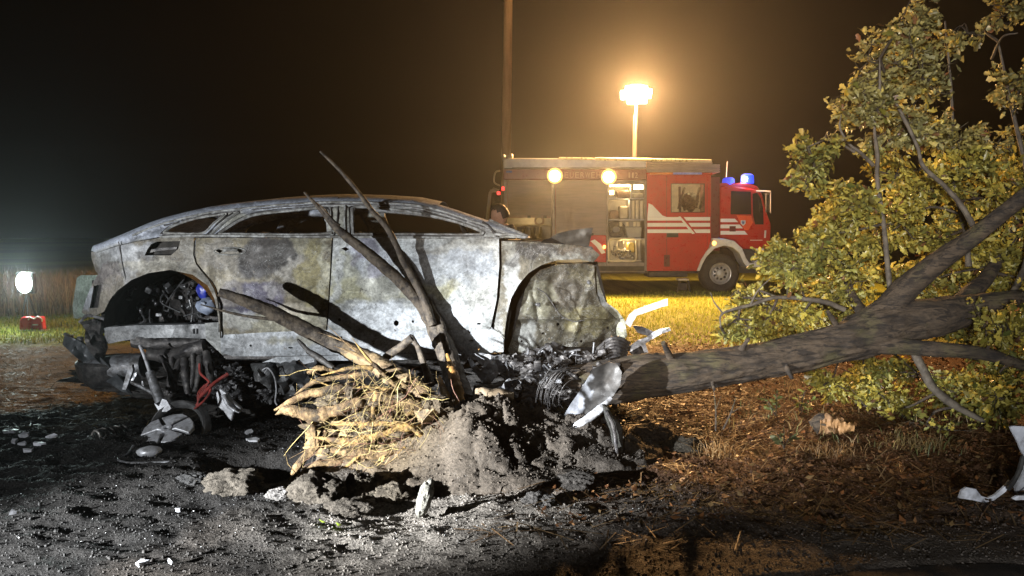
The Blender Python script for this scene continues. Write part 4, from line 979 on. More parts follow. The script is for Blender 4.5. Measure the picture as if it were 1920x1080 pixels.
# scorched parts seen inside the rear wheel house
b = MB()
for i in range(46):
    cx, cy = random.uniform(215, 395), random.uniform(530, 605); p = P(cx, cy, Y0 + random.uniform(.18, .5)); s = random.uniform(.012, .05)
    b.box(p, (s * random.uniform(.5, 2), s, s * random.uniform(.5, 1.6)), Matrix.Rotation(random.uniform(0, 3), 4, Vector((random.random(), random.random(), random.random() + .1))), 0.006)
for i in range(12):
    cx, cy = random.uniform(220, 380), random.uniform(520, 590)
    b.tube([P(cx, cy, Y0 + .35), P(cx + random.gauss(0, 15), cy + 25, Y0 + .3), P(cx + random.gauss(0, 30), cy + random.uniform(30, 60), Y0 + .28)], .006, 6, 8)
b.build('hub_remains', M_hub, car, True, 40)['kind'] = 'stuff'
MB().rock(P(383, 545, Y0 + .16), (.05, .05, .07), .3, 3, 3, None, 3).build('blue_canister', M_bluep, car)
MB().rock(P(388, 574, Y0 + .14), (.07, .06, .06), .3, 3, 3, None, 6).build('pale_canister', simple('milky_plastic', (.34, .40, .52), (.2, .24, .32), 10, .5), car)
# rail under the wheel house
panel('frame_rail', [(195, 614), (255, 610), (330, 609), (408, 607), (410, 636), (330, 633), (262, 634), (225, 640), (186, 648), (196, 628)], inY(0.10), M_shell, car, 6, 0.12, ([(362, 616), (366, 616), (366, 626), (362, 626)], [(368, 616), (372, 616), (372, 626), (368, 626)]), 0.03, 0.03, 12, blobcol((.33, .34, .35), [(340, 622, 60, 12, (.42, .43, .44), .7), (215, 630, 30, 14, (.24, .24, .24), .6)], 13))
panel('sill_bracket', [(384, 606), (412, 604), (430, 640), (436, 668), (424, 672), (400, 650), (386, 636)], inY(0.04), M_shell, car, 6, 0.03, ([(399, 655), (405, 654), (406, 661), (400, 662)],), 0.02, 0.04, 13, blobcol((.36, .37, .36), [], 14))
# underbody
b = MB(); p0 = P(420, 668, 5.45); p1 = P(945, 668, 5.45)
b.box(((p0.x + p1.x) / 2, YC, p0.z - 0.0), (p1.x - p0.x, 1.50, 0.05), None, 0.01)
p2 = P(150, 640, 5.6); b.box(((p2.x + p0.x) / 2 + .1, YC + .1, p0.z + 0.10), (p0.x - p2.x - .2, 1.1, 0.05), None, 0.01)
b.build('floor_pan', M_soot, car, False)
panel('heat_shield', [(470, 682), (520, 676), (590, 672), (600, 700), (575, 735), (540, 742), (505, 730), (480, 712)], lambda px, py: 5.36 - 0.001 * (py - 690), simple('crumpled_shield', (.16, .165, .17), (.09, .09, .09), 20, .5, .6, .8, 40, .01), car, 7, 0.006, (), 0.10, 0.04, 15, xyjit=.02)
panel('torn_skirt', [(872, 664), (905, 662), (930, 668), (935, 700), (918, 722), (905, 718), (884, 690)], lambda px, py: 5.24 + 0.0008 * (py - 660), M_alu, car, 6, 0.006, ([(880, 668), (890, 670), (908, 690), (900, 694)],), 0.05, 0.05, 16)
panel('torn_skirt', [(925, 668), (945, 664), (960, 690), (972, 720), (964, 745), (950, 720), (938, 700)], lambda px, py: 5.2 + 0.0 * py, M_steel, car, 6, 0.006, (), 0.08, 0.05, 17)
# front fender, inner apron
fender = [(940, 452), (985, 453), (1044, 457), (1090, 461), (1112, 467), (1125, 478), (1112, 492), (1086, 486), (1044, 488), (1015, 497), (991, 512), (973, 533), (958, 560), (950, 592), (946, 625), (946, 656), (926, 652), (927, 608), (936, 560), (941, 500)]
def fendY(px, py):
    arc_ = [(1112, 492), (1086, 486), (1044, 488), (1015, 497), (991, 512), (973, 533), (958, 560), (950, 592), (946, 625)]
    d = np.min([np.hypot(px - a, py - c) for a, c in resample(arc_, 4)[:-12]], axis=0)
    return carY(px, py) - 0.03 * np.exp(-(d / 9.0) ** 2)
panel('front_fender', fender, fendY, M_shell, car, 4.2, 0.02, (), 0.012, 0.025, 18, blobcol((.135, .122, .092), [(960, 530, 14, 70, (.44, .46, .46), .8), (1075, 478, 45, 8, (.38, .39, .36), .7), (1000, 470, 50, 13, (.05, .046, .042), .85), (960, 485, 14, 14, (.06, .056, .05), .6), (1085, 468, 40, 10, (.16, .13, .10), .6), (955, 465, 14, 16, (.32, .32, .28), .6), (935, 620, 12, 34, PALE, .7)], 19, 14, 0.06), YC)
def apronY(px, py):
    d = np.hypot((px - 1062) / 1.1, py - 545)
    y_ = carY(px, py) + 0.06 + 0.07 * np.exp(-(d / 52.0) ** 2)
    y_ = y_ + 0.006 * np.sin(d / 3.6) * np.exp(-((d - 26) / 20.0) ** 2)                 # pressed rings of the strut tower
    y_ = y_ + 0.03 * sstep(598, 604, py) - 0.014 * np.exp(-((py - 597) / 3.0) ** 2)     # seam and flange
    y_ = y_ + 0.016 * np.exp(-((px - 1010 - 0.2 * (py - 600)) / 4.0) ** 2) - 0.012 * np.exp(-((px - 1098 + 0.3 * (py - 560)) / 4.0) ** 2)
    return y_ + 0.05 * sstep(1110, 1165, px) * fbm(px * 0.06, py * 0.06, 3, 3)
apron = [(1014, 506), (1044, 496), (1086, 494), (1114, 498), (1117, 548), (1126, 570), (1150, 592), (1169, 608), (1166, 640), (1130, 652), (1060, 650), (1008, 652), (998, 684), (980, 690), (960, 672), (952, 656), (962, 630), (973, 590), (985, 542), (998, 520)]
panel('inner_apron', apron, lambda px, py: apronY(px, py), M_shell, car, 4.0, 0.02, [[(cx + rx_ * math.cos(a), cy + rx_ * math.sin(a)) for a in np.linspace(0, 2 * math.pi, 9)[:-1]] for cx, cy, rx_ in ((1046, 608, 3), (1018, 625, 2.4), (1090, 640, 2.6), (1140, 615, 3), (1128, 640, 2.2), (978, 640, 2.2))], 0.014, 0.05, 20, blobcol((.062, .056, .040), [(1060, 540, 40, 34, (.13, .115, .09), .6), (1010, 560, 30, 40, (.17, .165, .12), .7), (990, 640, 22, 40, (.24, .25, .24), .7), (1100, 600, 46, 30, (.14, .125, .065), .7), (1090, 520, 30, 20, (.15, .135, .085), .6), (1060, 540, 26, 22, (.07, .062, .05), .6)], 22, 18, 0.06))
panel('wheel_house_wall', [(945, 500), (1120, 490), (1160, 660), (945, 690)], const(5.66), M_void, car, 14, 0.01)
MB().tube([P(1007, 541, 5.30), P(1022, 550, 5.30), P(1034, 566, 5.31), P(1050, 590, 5.31), P(1074, 602, 5.31), P(1096, 600, 5.31)], .004, 6, 30).build('brake_line', M_soot, car)
b = MB(); b.rock(P(1009, 571, 5.31), (.02, .02, .014), .3); b.rock(P(1104, 529, 5.42), (.014, .02, .014), .2); b.build('bolt_head', M_steel, car)
# crushed metal between car front and trunk, added dark for the shade there
b = MB()
for i in range(60):
    cx, cy = random.uniform(945, 1160), random.uniform(668, 790); s = random.uniform(.02, .055)
    if cy > 735 and cx < 985: continue
    if random.random() < .6: b.rock(P(cx, cy, random.uniform(4.68, 4.9)), (s * 1.5, s, s * .9), .6, 5, 3, None, i * 2.9)
    else: b.box(P(cx, cy, random.uniform(4.66, 4.9)), (s * 2.2, s * .5, s * random.uniform(.4, 1.2)), Matrix.Rotation(random.uniform(0, 3), 4, Vector((random.random(), 1, random.random()))), .006)
b.build('crushed_metal', M_soot, car, True, 45)['kind'] = 'stuff'
for i in range(9):
    cx, cy = random.uniform(955, 1120), random.uniform(660, 775); ring = [(cx + random.uniform(14, 30) * math.cos(a), cy + random.uniform(8, 20) * math.sin(a)) for a in np.linspace(0, 2 * math.pi, 7)[:-1]]
    panel('torn_sheet', ring, const(random.uniform(4.64, 4.8)), M_steel if i % 3 else M_soot, car, 5, .006, (), .10, .05, 70 + i, xyjit=.03)
# scuttle, bonnet remains, A-pillar foot
b = MB(); p = P(965, 455, 5.5); b.box((p.x, YC, p.z - .06), (.16, 1.4, .16), None, .03); b.build('scuttle', M_soot, car)
panel('bonnet', [(1027, 456), (1034, 444), (1046, 437), (1075, 431), (1112, 427), (1108, 445), (1104, 462), (1060, 466)], lambda px, py: 5.95 + 0.0010 * (px - 1030), simple('scorched_bonnet', (.09, .085, .075), (.17, .16, .14), 6, .55, .4, .5, 30, .01), car, 6, 0.02, (), 0.07, 0.03, 24)
panel('bonnet', [(1010, 458), (1020, 449), (1034, 446), (1060, 458), (1110, 462), (1118, 476), (1010, 470)], lambda px, py: 5.75 + 0 * px, M_soot, car, 7, 0.02, (), 0.08, 0.03, 25)
panel('blocking_door_skin', [(372, 449), (940, 449), (985, 470), (962, 560), (950, 640), (422, 640), (418, 560), (380, 505)], inY(0.10), M_void, car, 16, 0.01, (), 0, 0.02, 0, None, YC)  # inner door skin, added to stop lamp light showing through the gaps
# interior: seat frames, dashboard beam, steering column
for cx in (560, 740):
    for Yc_ in (5.75, 6.55):
        b = MB(); a = P(cx, 640, Yc_)
        bx, bz = a.x, 0.62
        for s in (-.2, .2):
            b.tube([(bx + .30, Yc_ + s, bz + .1), (bx, Yc_ + s, bz + .08), (bx - .12, Yc_ + s, bz + .35), (bx - .22, Yc_ + s * .9, bz + .68)], .016, 6, 12)
        b.tube([(bx - .22, Yc_ - .18, bz + .68), (bx - .26, Yc_, bz + .74), (bx - .22, Yc_ + .18, bz + .68)], .016, 6, 8)
        for k in range(6): z_ = bz + .18 + .08 * k; b.tube([(bx - .06 - .03 * k, Yc_ - .19, z_), (bx - .08 - .03 * k, Yc_, z_ + .01), (bx - .06 - .03 * k, Yc_ + .19, z_)], .005, 4, 5)
        b.build('seat_frame', simple('rusted_frame', (.09, .055, .035), (.04, .032, .028), 20, .8), car)
b = MB(); p = P(905, 470, 5.5); b.tube([(p.x, 5.45, p.z), (p.x, 6.9, p.z)], .05, 10, 12, .5, 6); b.build('dashboard_beam', M_void, car)
b = MB(); p = P(880, 452, 5.75); b.lathe([(.18, -.012), (.192, 0), (.18, .012), (.168, 0), (.18, -.012)], Matrix.Translation(p) @ Matrix.Rotation(R(65), 4, 'Y'), 24); b.build('steering_wheel', M_void, car)

# dark heap added under the belly to block the mast light
b = MB(); b.rock((-1.35, 6.15, .16), (1.9, .75, .30), .35, 6, 6, None, 12.0); b.build('underbody_light_block', simple('underbody_light_block', (.022, .021, .02), (.06, .056, .052), 14, .8, 0, 1.0, 30, .02), car, True, 60)
# rear end: bumper skin, silencer, suspension
panel('rear_bumper', [(117, 646), (121, 628), (132, 632), (150, 640), (172, 655), (190, 672), (212, 694), (236, 722), (246, 738), (228, 734), (200, 716), (170, 692), (140, 668)], lambda px, py: 5.5 + 0.0012 * (200 - px), simple('melted_bumper', (.05, .055, .06), (.13, .14, .15), 9, .4, .2, .5, 30, .006), car, 6, 0.02, (), 0.04, 0.03, 26)
panel('bumper_beam', [(150, 604), (172, 598), (190, 604), (186, 628), (196, 652), (186, 680), (168, 660), (158, 640), (160, 620)], lambda px, py: 5.48 + 0 * px, M_soot, car, 6, 0.05, (), 0.06, 0.05, 27)
b = MB(); b.tube([P(122, 626, 5.7), P(130, 632, 5.65), P(126, 650, 5.6)], .012, 8, 8, .4); b.tube([P(150, 604, 5.6), P(165, 592, 5.55), P(200, 600, 5.5), P(240, 616, 5.5)], .012, 8, 16, .4)
b.tube([P(132, 628, 5.7), P(133, 650, 5.7)], .022, 8, 6, .3); b.box(P(150, 640, 5.62), (.05, .04, .07), None, .01); b.build('bumper_bracket', M_steel, car)
b = MB(); c = P(222, 690, 5.6); M_ = Matrix.Translation(c) @ Matrix.Rotation(R(84), 4, 'Y'); b.lathe([(.001, -.22), (.085, -.215), (.10, -.18), (.10, .16), (.09, .2), (.001, .21)], M_, 20); b.build('silencer', M_steel, car)
b = MB(); c = P(215, 700, 5.75); b.lathe([(.001, -.10), (.17, -.10), (.25, -.02), (.27, .10), (.25, .12)], Matrix.Translation(c), 22); b.build('spare_wheel_well', M_soot, car)
b = MB(); b.tube([P(262, 648, 5.22), P(272, 672, 5.18), P(281, 699, 5.12)], .011, 10, 10); b.build('damper_rod', M_alu, car)
b = MB(); b.tube([P(281, 698, 5.12), P(290, 724, 5.08), P(302, 756, 5.02)], [.030, .032, .036], 14, 12, .06); b.build('damper_tube', M_steel, car)
b = MB(); b.px([(289, 756), (298, 762), (304, 748), (312, 750), (321, 766), (312, 772), (298, 772)], 4.98, .05); b.build('damper_fork', M_alu, car)
b = MB(); b.px([(229, 730), (240, 690), (247, 684), (249, 694), (236, 731)], 5.15, .03); b.tube([P(246, 716, 5.12), P(270, 728, 5.08), P(294, 742, 5.04)], .012, 8, 10); b.build('control_arm', M_steel, car)
panel('deflector_plate', [(237, 713), (246, 702), (256, 698), (268, 716), (270, 728), (252, 724)], const(5.25), M_alu, car, 5, .008, (), .03, .06, 28)
b = MB()
b.tube([P(280, 664, 5.45), P(320, 668, 5.4), P(360, 656, 5.4), P(384, 650, 5.4)], [.045, .05, .055, .05], 12, 20, .3); b.tube([P(250, 640, 5.5), P(300, 645, 5.5), P(380, 642, 5.5)], .05, 10, 16, .4)
for x0, y0, x1, y1, r in ((322, 672, 314, 742, .022), (336, 676, 326, 738, .02), (346, 672, 352, 740, .028), (362, 664, 352, 752, .018), (375, 668, 366, 735, .022), (300, 668, 330, 720, .014), (386, 660, 396, 720, .026)):
    b.tube([P(x0, y0, 5.35), P((x0 + x1) / 2 + random.gauss(0, 5), (y0 + y1) / 2, 5.28), P(x1, y1, 5.22)], [r, r * 1.15, r * .8], 10, 14, .3)
b.rock(P(340, 742, 5.3), (.16, .14, .06), .5, 3, 4, None, 8); b.build('rear_subframe', M_soot, car, True, 50)
b = MB()
for i, (cx, cy, rx_, ry_) in enumerate(((405, 690, .10, .06), (420, 715, .09, .07), (400, 740, .08, .06), (440, 700, .08, .05), (452, 730, .09, .07), (430, 752, .10, .05), (470, 720, .07, .06), (395, 665, .06, .04), (480, 745, .09, .05), (510, 740, .06, .05))):
    b.rock(P(cx, cy, 5.35 + .1 * random.random()), (rx_, .08, ry_), .75, 5, 4, None, i * 2.3)
b.build('melted_scrap', simple('melted_scrap', (.03, .03, .032), (.11, .11, .115), 26, .42, .4, 1.0, 45, .012, None, .5, (.2, .2, .2), 40, .5), car, True, 45)
b = MB()
b.px([(404, 736), (412, 728), (424, 736), (430, 748), (452, 766), (448, 776), (438, 772), (434, 790), (424, 782), (418, 770), (406, 778), (408, 758)], 5.12, .04, bev=.006); b.tube([P(418, 740, 5.1), P(428, 760, 5.09), P(440, 770, 5.09)], .014, 8, 8, .3); b.build('wheel_carrier', M_alu, car)
b = MB(); b.tube([P(374, 682, 5.2), P(376, 700, 5.16), P(392, 716, 5.1), P(394, 734, 5.06), P(382, 752, 5.0), P(364, 767, 4.96)], .008, 8, 30, .2); b.tube([P(428, 701, 5.15), P(410, 712, 5.12), P(396, 724, 5.08), P(372, 748, 5.02)], .012, 8, 20, .2)
for k in range(4): b.tube([P(392 - k * 3, 716 + k * 2, 5.08), P(380 - k * 3, 738, 5.04), P(366 + k * 2, 762, 4.99)], .005, 6, 12)
b.build('red_cable', M_redw, car)
b = MB(); b.tube([P(492, 694, 5.28), P(502, 690, 5.26), P(514, 706, 5.22), P(518, 730, 5.2), P(516, 752, 5.18), P(520, 760, 5.16)], .005, 6, 24); b.tube([P(502, 690, 5.26), P(496, 700, 5.24)], .004, 6, 6); b.build('loose_wire', M_alu, car)

# smashed front: engine lumps, hoses, brackets, wire coil, strut
b = MB()
for i in range(34):
    cx, cy = random.uniform(975, 1150), random.uniform(655, 730)
    s = random.uniform(.02, .06)
    if random.random() < .5: b.rock(P(cx, cy, random.uniform(5.02, 5.35)), (s * 1.4, s, s), .5, 4, 3, None, i * 1.9)
    else: b.box(P(cx, cy, random.uniform(5.02, 5.3)), (s * 1.7, s, s * random.uniform(.5, 1.4)), Matrix.Rotation(random.uniform(0, 3), 4, Vector((random.random(), 1, random.random()))), .008)
b.rock(P(1050, 690, 5.35), (.36, .2, .13), .35, 4, 5, None, 61)
b.build('engine_remains', M_soot, car, True, 45)
b = MB()
for i in range(16):
    cx, cy = random.uniform(985, 1120), random.uniform(662, 725); p = P(cx, cy, random.uniform(4.98, 5.08)); a = random.uniform(0, math.pi); L = random.uniform(.03, .10)
    b.tube([p, p + Vector((math.cos(a) * L, -.01, math.sin(a) * L))], random.uniform(.004, .012), 8)
b.tube([P(990, 700, 5.0), P(1030, 716, 4.98), P(1062, 728, 4.95)], .010, 8, 12); b.tube([P(985, 722, 5.0), P(1000, 706, 4.98), P(1018, 722, 4.97), P(1048, 738, 4.93)], .013, 8, 20)
for i in range(60):
    cx, cy = random.uniform(960, 1165), random.uniform(650, 735); a = random.uniform(-.6, .9); L_ = random.uniform(12, 46); Yq = random.uniform(4.98, 5.15); pts = []
    for k in range(5): pts.append(P(cx, cy, Yq)); a += random.gauss(0, .5); cx += math.cos(a) * L_ / 4; cy += math.sin(a) * L_ / 4
    b.tube(pts, random.choice([.002, .003, .005, .008]), 6, 12)
b.build('pipe_remains', M_steel, car)['kind'] = 'stuff'
for i, (ring, Yq) in enumerate(((((985, 668), (1004, 660), (1012, 684), (996, 706), (980, 694)), 5.1), (((1030, 664), (1062, 658), (1070, 676), (1040, 690)), 5.12), (((1080, 672), (1110, 664), (1120, 690), (1096, 700)), 5.08), (((1000, 700), (1030, 694), (1042, 714), (1014, 728), (998, 716)), 5.02), (((1120, 676), (1150, 668), (1160, 690), (1138, 700)), 5.06))):
    panel('torn_bracket', list(ring), const(Yq), M_steel, car, 5, .006, (), .09, .05, 50 + i, xyjit=.02)
b = MB()
for i in range(7):
    y0 = 640 + i * 6; b.tube([P(1118 + 3 * i, y0 + 18, 5.15), P(1140, y0 - 3, 5.05), P(1160, y0 - 6, 5.05), P(1180 - 2 * i, y0 + 4, 5.12)], .014, 8, 16, .3)
b.build('charred_hose', M_soot, car)
b = MB(); b.px([(1172, 606), (1180, 590), (1190, 581), (1246, 562), (1252, 560), (1252, 573), (1240, 576), (1194, 592), (1188, 602), (1182, 614)], 5.25, .012); b.build('bumper_bar', M_alu, car, False)
panel('crushed_bracket', [(1176, 652), (1196, 638), (1214, 632), (1226, 622), (1240, 616), (1256, 614), (1258, 620), (1240, 626), (1226, 634), (1210, 644), (1218, 668), (1212, 668), (1202, 648), (1182, 660)], lambda px, py: 5.2 + 0 * px, M_alu, car, 5, .01, (), .06, .05, 29)
panel('crushed_bracket', [(1172, 652), (1196, 642), (1212, 660), (1224, 684), (1206, 676), (1188, 668)], lambda px, py: 5.28 + 0 * px, M_soot, car, 6, .02, (), .06, .05, 30)
panel('crushed_bracket', [(1186, 610), (1204, 612), (1226, 622), (1220, 632), (1196, 624)], lambda px, py: 5.35 + 0 * px, M_soot, car, 6, .02, (), .06, .05, 30)
panel('front_panel_stub', [(1116, 498), (1126, 540), (1136, 566), (1158, 582), (1172, 602), (1176, 630), (1164, 646), (1150, 612), (1122, 580), (1108, 540)], lambda px, py: 5.62 + 0 * px, M_shell, car, 7, .03, (), .05, .04, 32, blobcol((.22, .22, .17), [(1130, 570, 20, 20, (.40, .43, .45), .8)], 9))
b = MB()
for i in range(26):
    cx, cy = 1068 + random.gauss(0, 7), 738 + random.gauss(0, 7); r1 = random.uniform(34, 62); a0, a1 = R(random.uniform(70, 130)), R(random.uniform(230, 300)); pts = []
    Yw = 4.62 + random.gauss(0, .03)
    for k in range(9):
        a = a0 + (a1 - a0) * k / 8; pts.append(P(cx + r1 * .85 * math.cos(a), cy - r1 * 1.1 * math.sin(a) + 8, Yw + .04 * math.sin(a * 2)))
    b.tube(pts, .0015, 4, 26, caps=False)
b.build('wire_coil', M_soot, car)
# detached wing fragment leaning on the trunk, bent strut under it
fr = thing('wing_fragment', 'torn white and grey wing panel leaning against the trunk below the car front', 'car part', G(1100, 830))
panel('skin', [(1112, 692), (1128, 684), (1143, 678), (1158, 684), (1166, 698), (1163, 722), (1150, 742), (1128, 762), (1100, 784), (1068, 800), (1060, 790), (1058, 778), (1070, 758), (1084, 738), (1098, 716)], lambda px, py: 4.52 + 0.05 * np.cos((px - 1110) / 34.0 + (py - 740) / 60.0), vcol_mat('scorched_paint', .45, .2, (.8, 1.15), 40, .3, spots=[(40, .6, .6, (.1, .1, .1))]), fr, 5, .006, (), .012, .04, 33,
      blobcol((.032, .031, .030), [(1076, 772, 12, 46, (.40, .42, .47), .95), (1100, 716, 9, 30, (.36, .38, .42), .8), (1150, 700, 18, 30, (.09, .085, .08), .6)], 34, 14, .05))
MB().tube([P(1062, 806, 4.50), P(1092, 792, 4.47), P(1122, 770, 4.48), P(1146, 746, 4.52)], [.008, .014, .016, .008], 8, 24, .2, 20, flat=1.6).build('rolled_edge', M_alu, fr)
st = thing('bent_strut', 'bent grey metal strut standing in the soil under the wing panel', 'car part', G(1152, 868))
b = MB(); b.px([(1130, 760), (1140, 762), (1150, 782), (1160, 790), (1168, 800), (1170, 850), (1160, 858), (1150, 846), (1146, 812), (1136, 786)], 4.34, .05, bev=.006); b.build('web', simple('old_steel', (.05, .05, .044), (.03, .03, .027), 22, .6, .4, .8, 60, .006), st)
b = MB(); b.tube([P(1136, 770, 4.32), P(1150, 800, 4.31), P(1158, 856, 4.30)], .012, 8, 14, .4); b.build('flange', M_soot, st)

# ------------------------------------------------------------------ fallen wheel, rim fragment, coil spring
c = G(320, 838); wh = thing('broken_wheel', 'broken five spoke alloy wheel tilted on the ground under the rear arch', 'wheel', (c.x, c.y, 0.0))
cc = P(315, 812, 4.86); A = Matrix.Translation(cc) @ Matrix.Rotation(R(-58 + 20), 4, 'X') @ Matrix.Rotation(R(4), 4, 'Y')
# wheel axis = local z, pointing up and to the camera
A = Matrix.Translation(cc) @ Matrix.Rotation(R(24), 4, 'X') @ Matrix.Rotation(R(-3), 4, 'Y')
b = MB(); b.lathe([(.150, -.085), (.198, -.085), (.204, -.070), (.196, -.05), (.19, .0), (.178, .01), (.150, -.03), (.150, -.085)], Matrix.Translation(cc + Vector((.03, .07, .015))) @ Matrix.Rotation(R(66), 4, 'X'), 40, None, (R(-25), R(200))); b.build('rim_barrel', simple('sooty_rim', (.17, .17, .17), (.07, .07, .07), 14, .6, .4, .5, 50, .004), wh)
for k in range(5):
    a = R(92 + 72 * k); b = MB(); L_ = .165 if k != 3 else .13
    def pt(r, an, z): return A @ Vector((r * math.cos(a + an), r * math.sin(a + an), z))
    front = [pt(.03, -.6, .035), pt(.06, -.42, .04), pt(L_, -.58, .028), pt(L_ + .008, -.25, .03), pt(L_ + .004, .1, .03), pt(L_, .57, .028), pt(.06, .40, .04), pt(.03, .6, .035)]
    back = [pt(.03, -.6, .0), pt(.06, -.42, .005), pt(L_, -.56, -.0), pt(L_ + .01, -.25, .0), pt(L_ + .004, .1, .0), pt(L_, .55, .0), pt(.06, .40, .005), pt(.03, .6, .0)]
    b.prism(front, back, None, .004); b.build('spoke', M_alu, wh, True, 30)
b = MB(); b.lathe([(.014, .03), (.018, .046), (.034, .046), (.038, .03), (.036, -.02)], A, 20); b.build('hub', M_alu, wh)
c = G(280, 856); b = MB(); b.rock((c.x, c.y, .03), (.075, .05, .035), .12, 2, 3, None, 2.0); o = b.build('rim_shard', M_alu); tag(o, 'smooth pale rim shard lying in front of the broken wheel', 'wheel shard')
b = MB(); c0 = P(176, 822, 4.78); c1 = P(232, 812, 5.0); ax = (c1 - c0); Lx = ax.length; T = ax.normalized(); U = Vector((0, 0, 1)); U = (U - T * U.dot(T)).normalized(); S = T.cross(U); pts = []
for k in range(110):
    a = k / 109 * 2 * math.pi * 6.5; pts.append(c0 + ax * (k / 109) + (U * math.cos(a) + S * math.sin(a)) * (.050 + .004 * math.sin(k)))
b.tube(pts, .0085, 8); o = b.build('coil_spring', simple('grey_spring', (.20, .19, .17), (.10, .095, .09), 30, .5, .4, .4, 60, .003)); tag(o, 'grey suspension coil spring lying on blackened ground left of the wheel', 'spring')
# rubber hose remains by the wheel
b = MB(); b.tube([G(250, 836, .04), G(240, 850, .02), G(222, 862, .02), G(250, 868, .015), G(330, 866, .015)], .007, 6, 30, .3); o = b.build('trim_strip', M_steel); tag(o, 'thin twisted trim strip curled before the broken wheel', 'trim strip')
# ================================================================== FIRE ENGINE
YT = 17.0; WT = 2.45
trk = thing('fire_engine', 'red and white fire engine parked on the grass behind the wreck', 'fire engine', (2.8, YT + WT / 2, 0))
def car_paint(name, c, rough=0.3):
    m, t, b = newmat(name); f = tnoise(t, 3, 4); d = tnoise(t, 14, 6, .65)
    col = mix(t, ramp(t, f, .3, .7), c, tuple(x * .82 for x in c)); col = mix(t, ramp(t, d, .5, .75, 0, .3), col, (.10, .07, .05))
    t.links.new(col, b.inputs['Base Color']); t.links.new(ramp(t, d, .3, .7, rough - .06, rough + .15), b.inputs['Roughness']); b.inputs['Coat Weight'].default_value = .3
    return m
M_red = car_paint('fire_red', (.48, .009, .008)); M_dred = car_paint('dark_red', (.13, .016, .016)); M_wht = car_paint('white_paint', (.74, .72, .70)); M_orng = car_paint('orange_red', (.85, .10, .03))
M_grey = simple('silver_shutter', (.20, .155, .15), (.16, .13, .125), 2.5, .55, .2, .3, 20, .003, (1, 1, 12))
M_trim = simple('grey_trim', (.20, .17, .155), (.15, .13, .12), 6, .5, .4); M_blk = simple('black_rubber', (.018, .018, .018), (.035, .033, .03), 12, .75, 0, .5, 60, .004)
M_gal = simple('gallery_aluminium', (.42, .40, .38), (.32, .31, .30), 4, .5, .5, .3, 30, .003); M_cham = simple('chassis_black', (.03, .028, .026), (.05, .045, .04), 8, .7)
M_dglass, t_, b_ = newmat('dark_glass'); b_.inputs['Base Color'].default_value = (.008, .009, .010, 1); b_.inputs['Roughness'].default_value = .06
M_glass, t_, b_ = newmat('window_glass'); b_.inputs['Base Color'].default_value = (.92, .93, .90, 1); b_.inputs['Roughness'].default_value = .03; b_.inputs['Transmission Weight'].default_value = 1; b_.inputs['IOR'].default_value = 1.03
def tp(name, ring, d0, depth, mat, bev=0.0, parent=None, smooth=False):
    b = MB(); b.px(ring, YT + d0, depth, None, None, bev); return b.build(name, mat, parent or trk, smooth)
def rect(x0, y0, x1, y1): return [(x0, y0), (x1, y0), (x1, y1), (x0, y1)]
def frame(b, x0, y0, x1, y1, w_, Y, depth):
    for r_ in (rect(x0 - w_, y0 - w_, x1 + w_, y0), rect(x0 - w_, y1, x1 + w_, y1 + w_), rect(x0 - w_, y0, x0, y1), rect(x1, y0, x1 + w_, y1)): b.px(r_, Y, depth, None, None, 0)
# body box: back wall, ends, decks (open compartments are real recesses)
tp('body_back', rect(946, 317, 1211, 500), .62, WT - .62, M_red)
tp('body_band', rect(944, 317, 1212, 337), 0, .62, M_dred, .012)
tp('body_rear_post', rect(944, 337.3, 951, 500), .0, .62, M_trim, .01)
tp('body_post', rect(1035, 337.3, 1041, 500), .0, .62, M_trim, .01); tp('body_post', rect(1137, 337.3, 1141, 497), .0, .62, M_trim, .01); tp('body_post', rect(1208.5, 337.3, 1213, 508), .0, .62, M_trim, .01)
tp('body_floor', rect(951.3, 492, 1208.2, 499), .03, .59, M_trim)
tp('body_skirt', rect(1041.3, 441, 1136.7, 491.7), .012, .5, M_red, .01)
tp('body_skirt', rect(951.3, 452, 1034.7, 491.7), .012, .5, M_red, .01)
tp('roller_shutter', rect(951.5, 338, 1034.5, 405), .03, .03, M_grey); tp('roller_shutter', rect(1041.5, 338, 1136.5, 440.5), .03, .03, M_grey)
tp('shutter_bar', rect(951.5, 405.3, 1034.5, 408), .02, .05, M_trim); tp('shutter_bar', rect(1041.5, 438, 1136.5, 440.7), .015, .012, M_trim)
for x_ in (992, 1022, 1110): tp('shutter_catch', rect(x_ - 3, 404 if x_ < 1030 else 437, x_ + 3, 409 if x_ < 1030 else 442), -.01, .02, M_blk)
tp('shutter_roll', rect(1141.3, 338, 1208.2, 345), .03, .2, M_trim)
for y_ in (371, 411, 447): tp('shelf', rect(1141.3, y_, 1208.2, y_ + 2), .06, .55, M_gal)
tp('compartment_divider', rect(1183, 346, 1185, 371), .08, .5, M_gal); tp('compartment_divider', rect(1180, 373.3, 1182, 411), .10, .5, M_gal)
M_cin = simple('compartment_lining', (.40, .34, .24), (.28, .24, .17), 5, .6)
tp('compartment_back', rect(1141.3, 345, 1208.2, 491.5), .56, .05, M_cin); tp('compartment_back', rect(951.5, 408.5, 1034.5, 451), .5, .05, M_cin)
tp('shelf', rect(951.5, 421, 1034.5, 423), .05, .45, M_cin)
# interior light strips of the open compartment
M_strip = emitter('compartment_strip', (1.0, .80, .42), 9.0)
tp('light_strip', rect(1143, 346.5, 1181, 350), .05, .02, M_strip); tp('light_strip', rect(1188, 346.5, 1206, 355), .05, .02, M_strip); tp('light_strip', rect(1143.2, 357, 1151, 365), .06, .02, M_strip)
for nm, a, bq, e in (('compartment_lamp', 1175, 352, 11), ('compartment_lamp', 1175, 377, 6), ('compartment_lamp', 1175, 453, 12), ('compartment_lamp', 992, 411, 5)):
    p = P(a, bq, YT + .14); l = lamp(nm, 'POINT', p, e, (1.0, .74, .36), None, radius=.05)
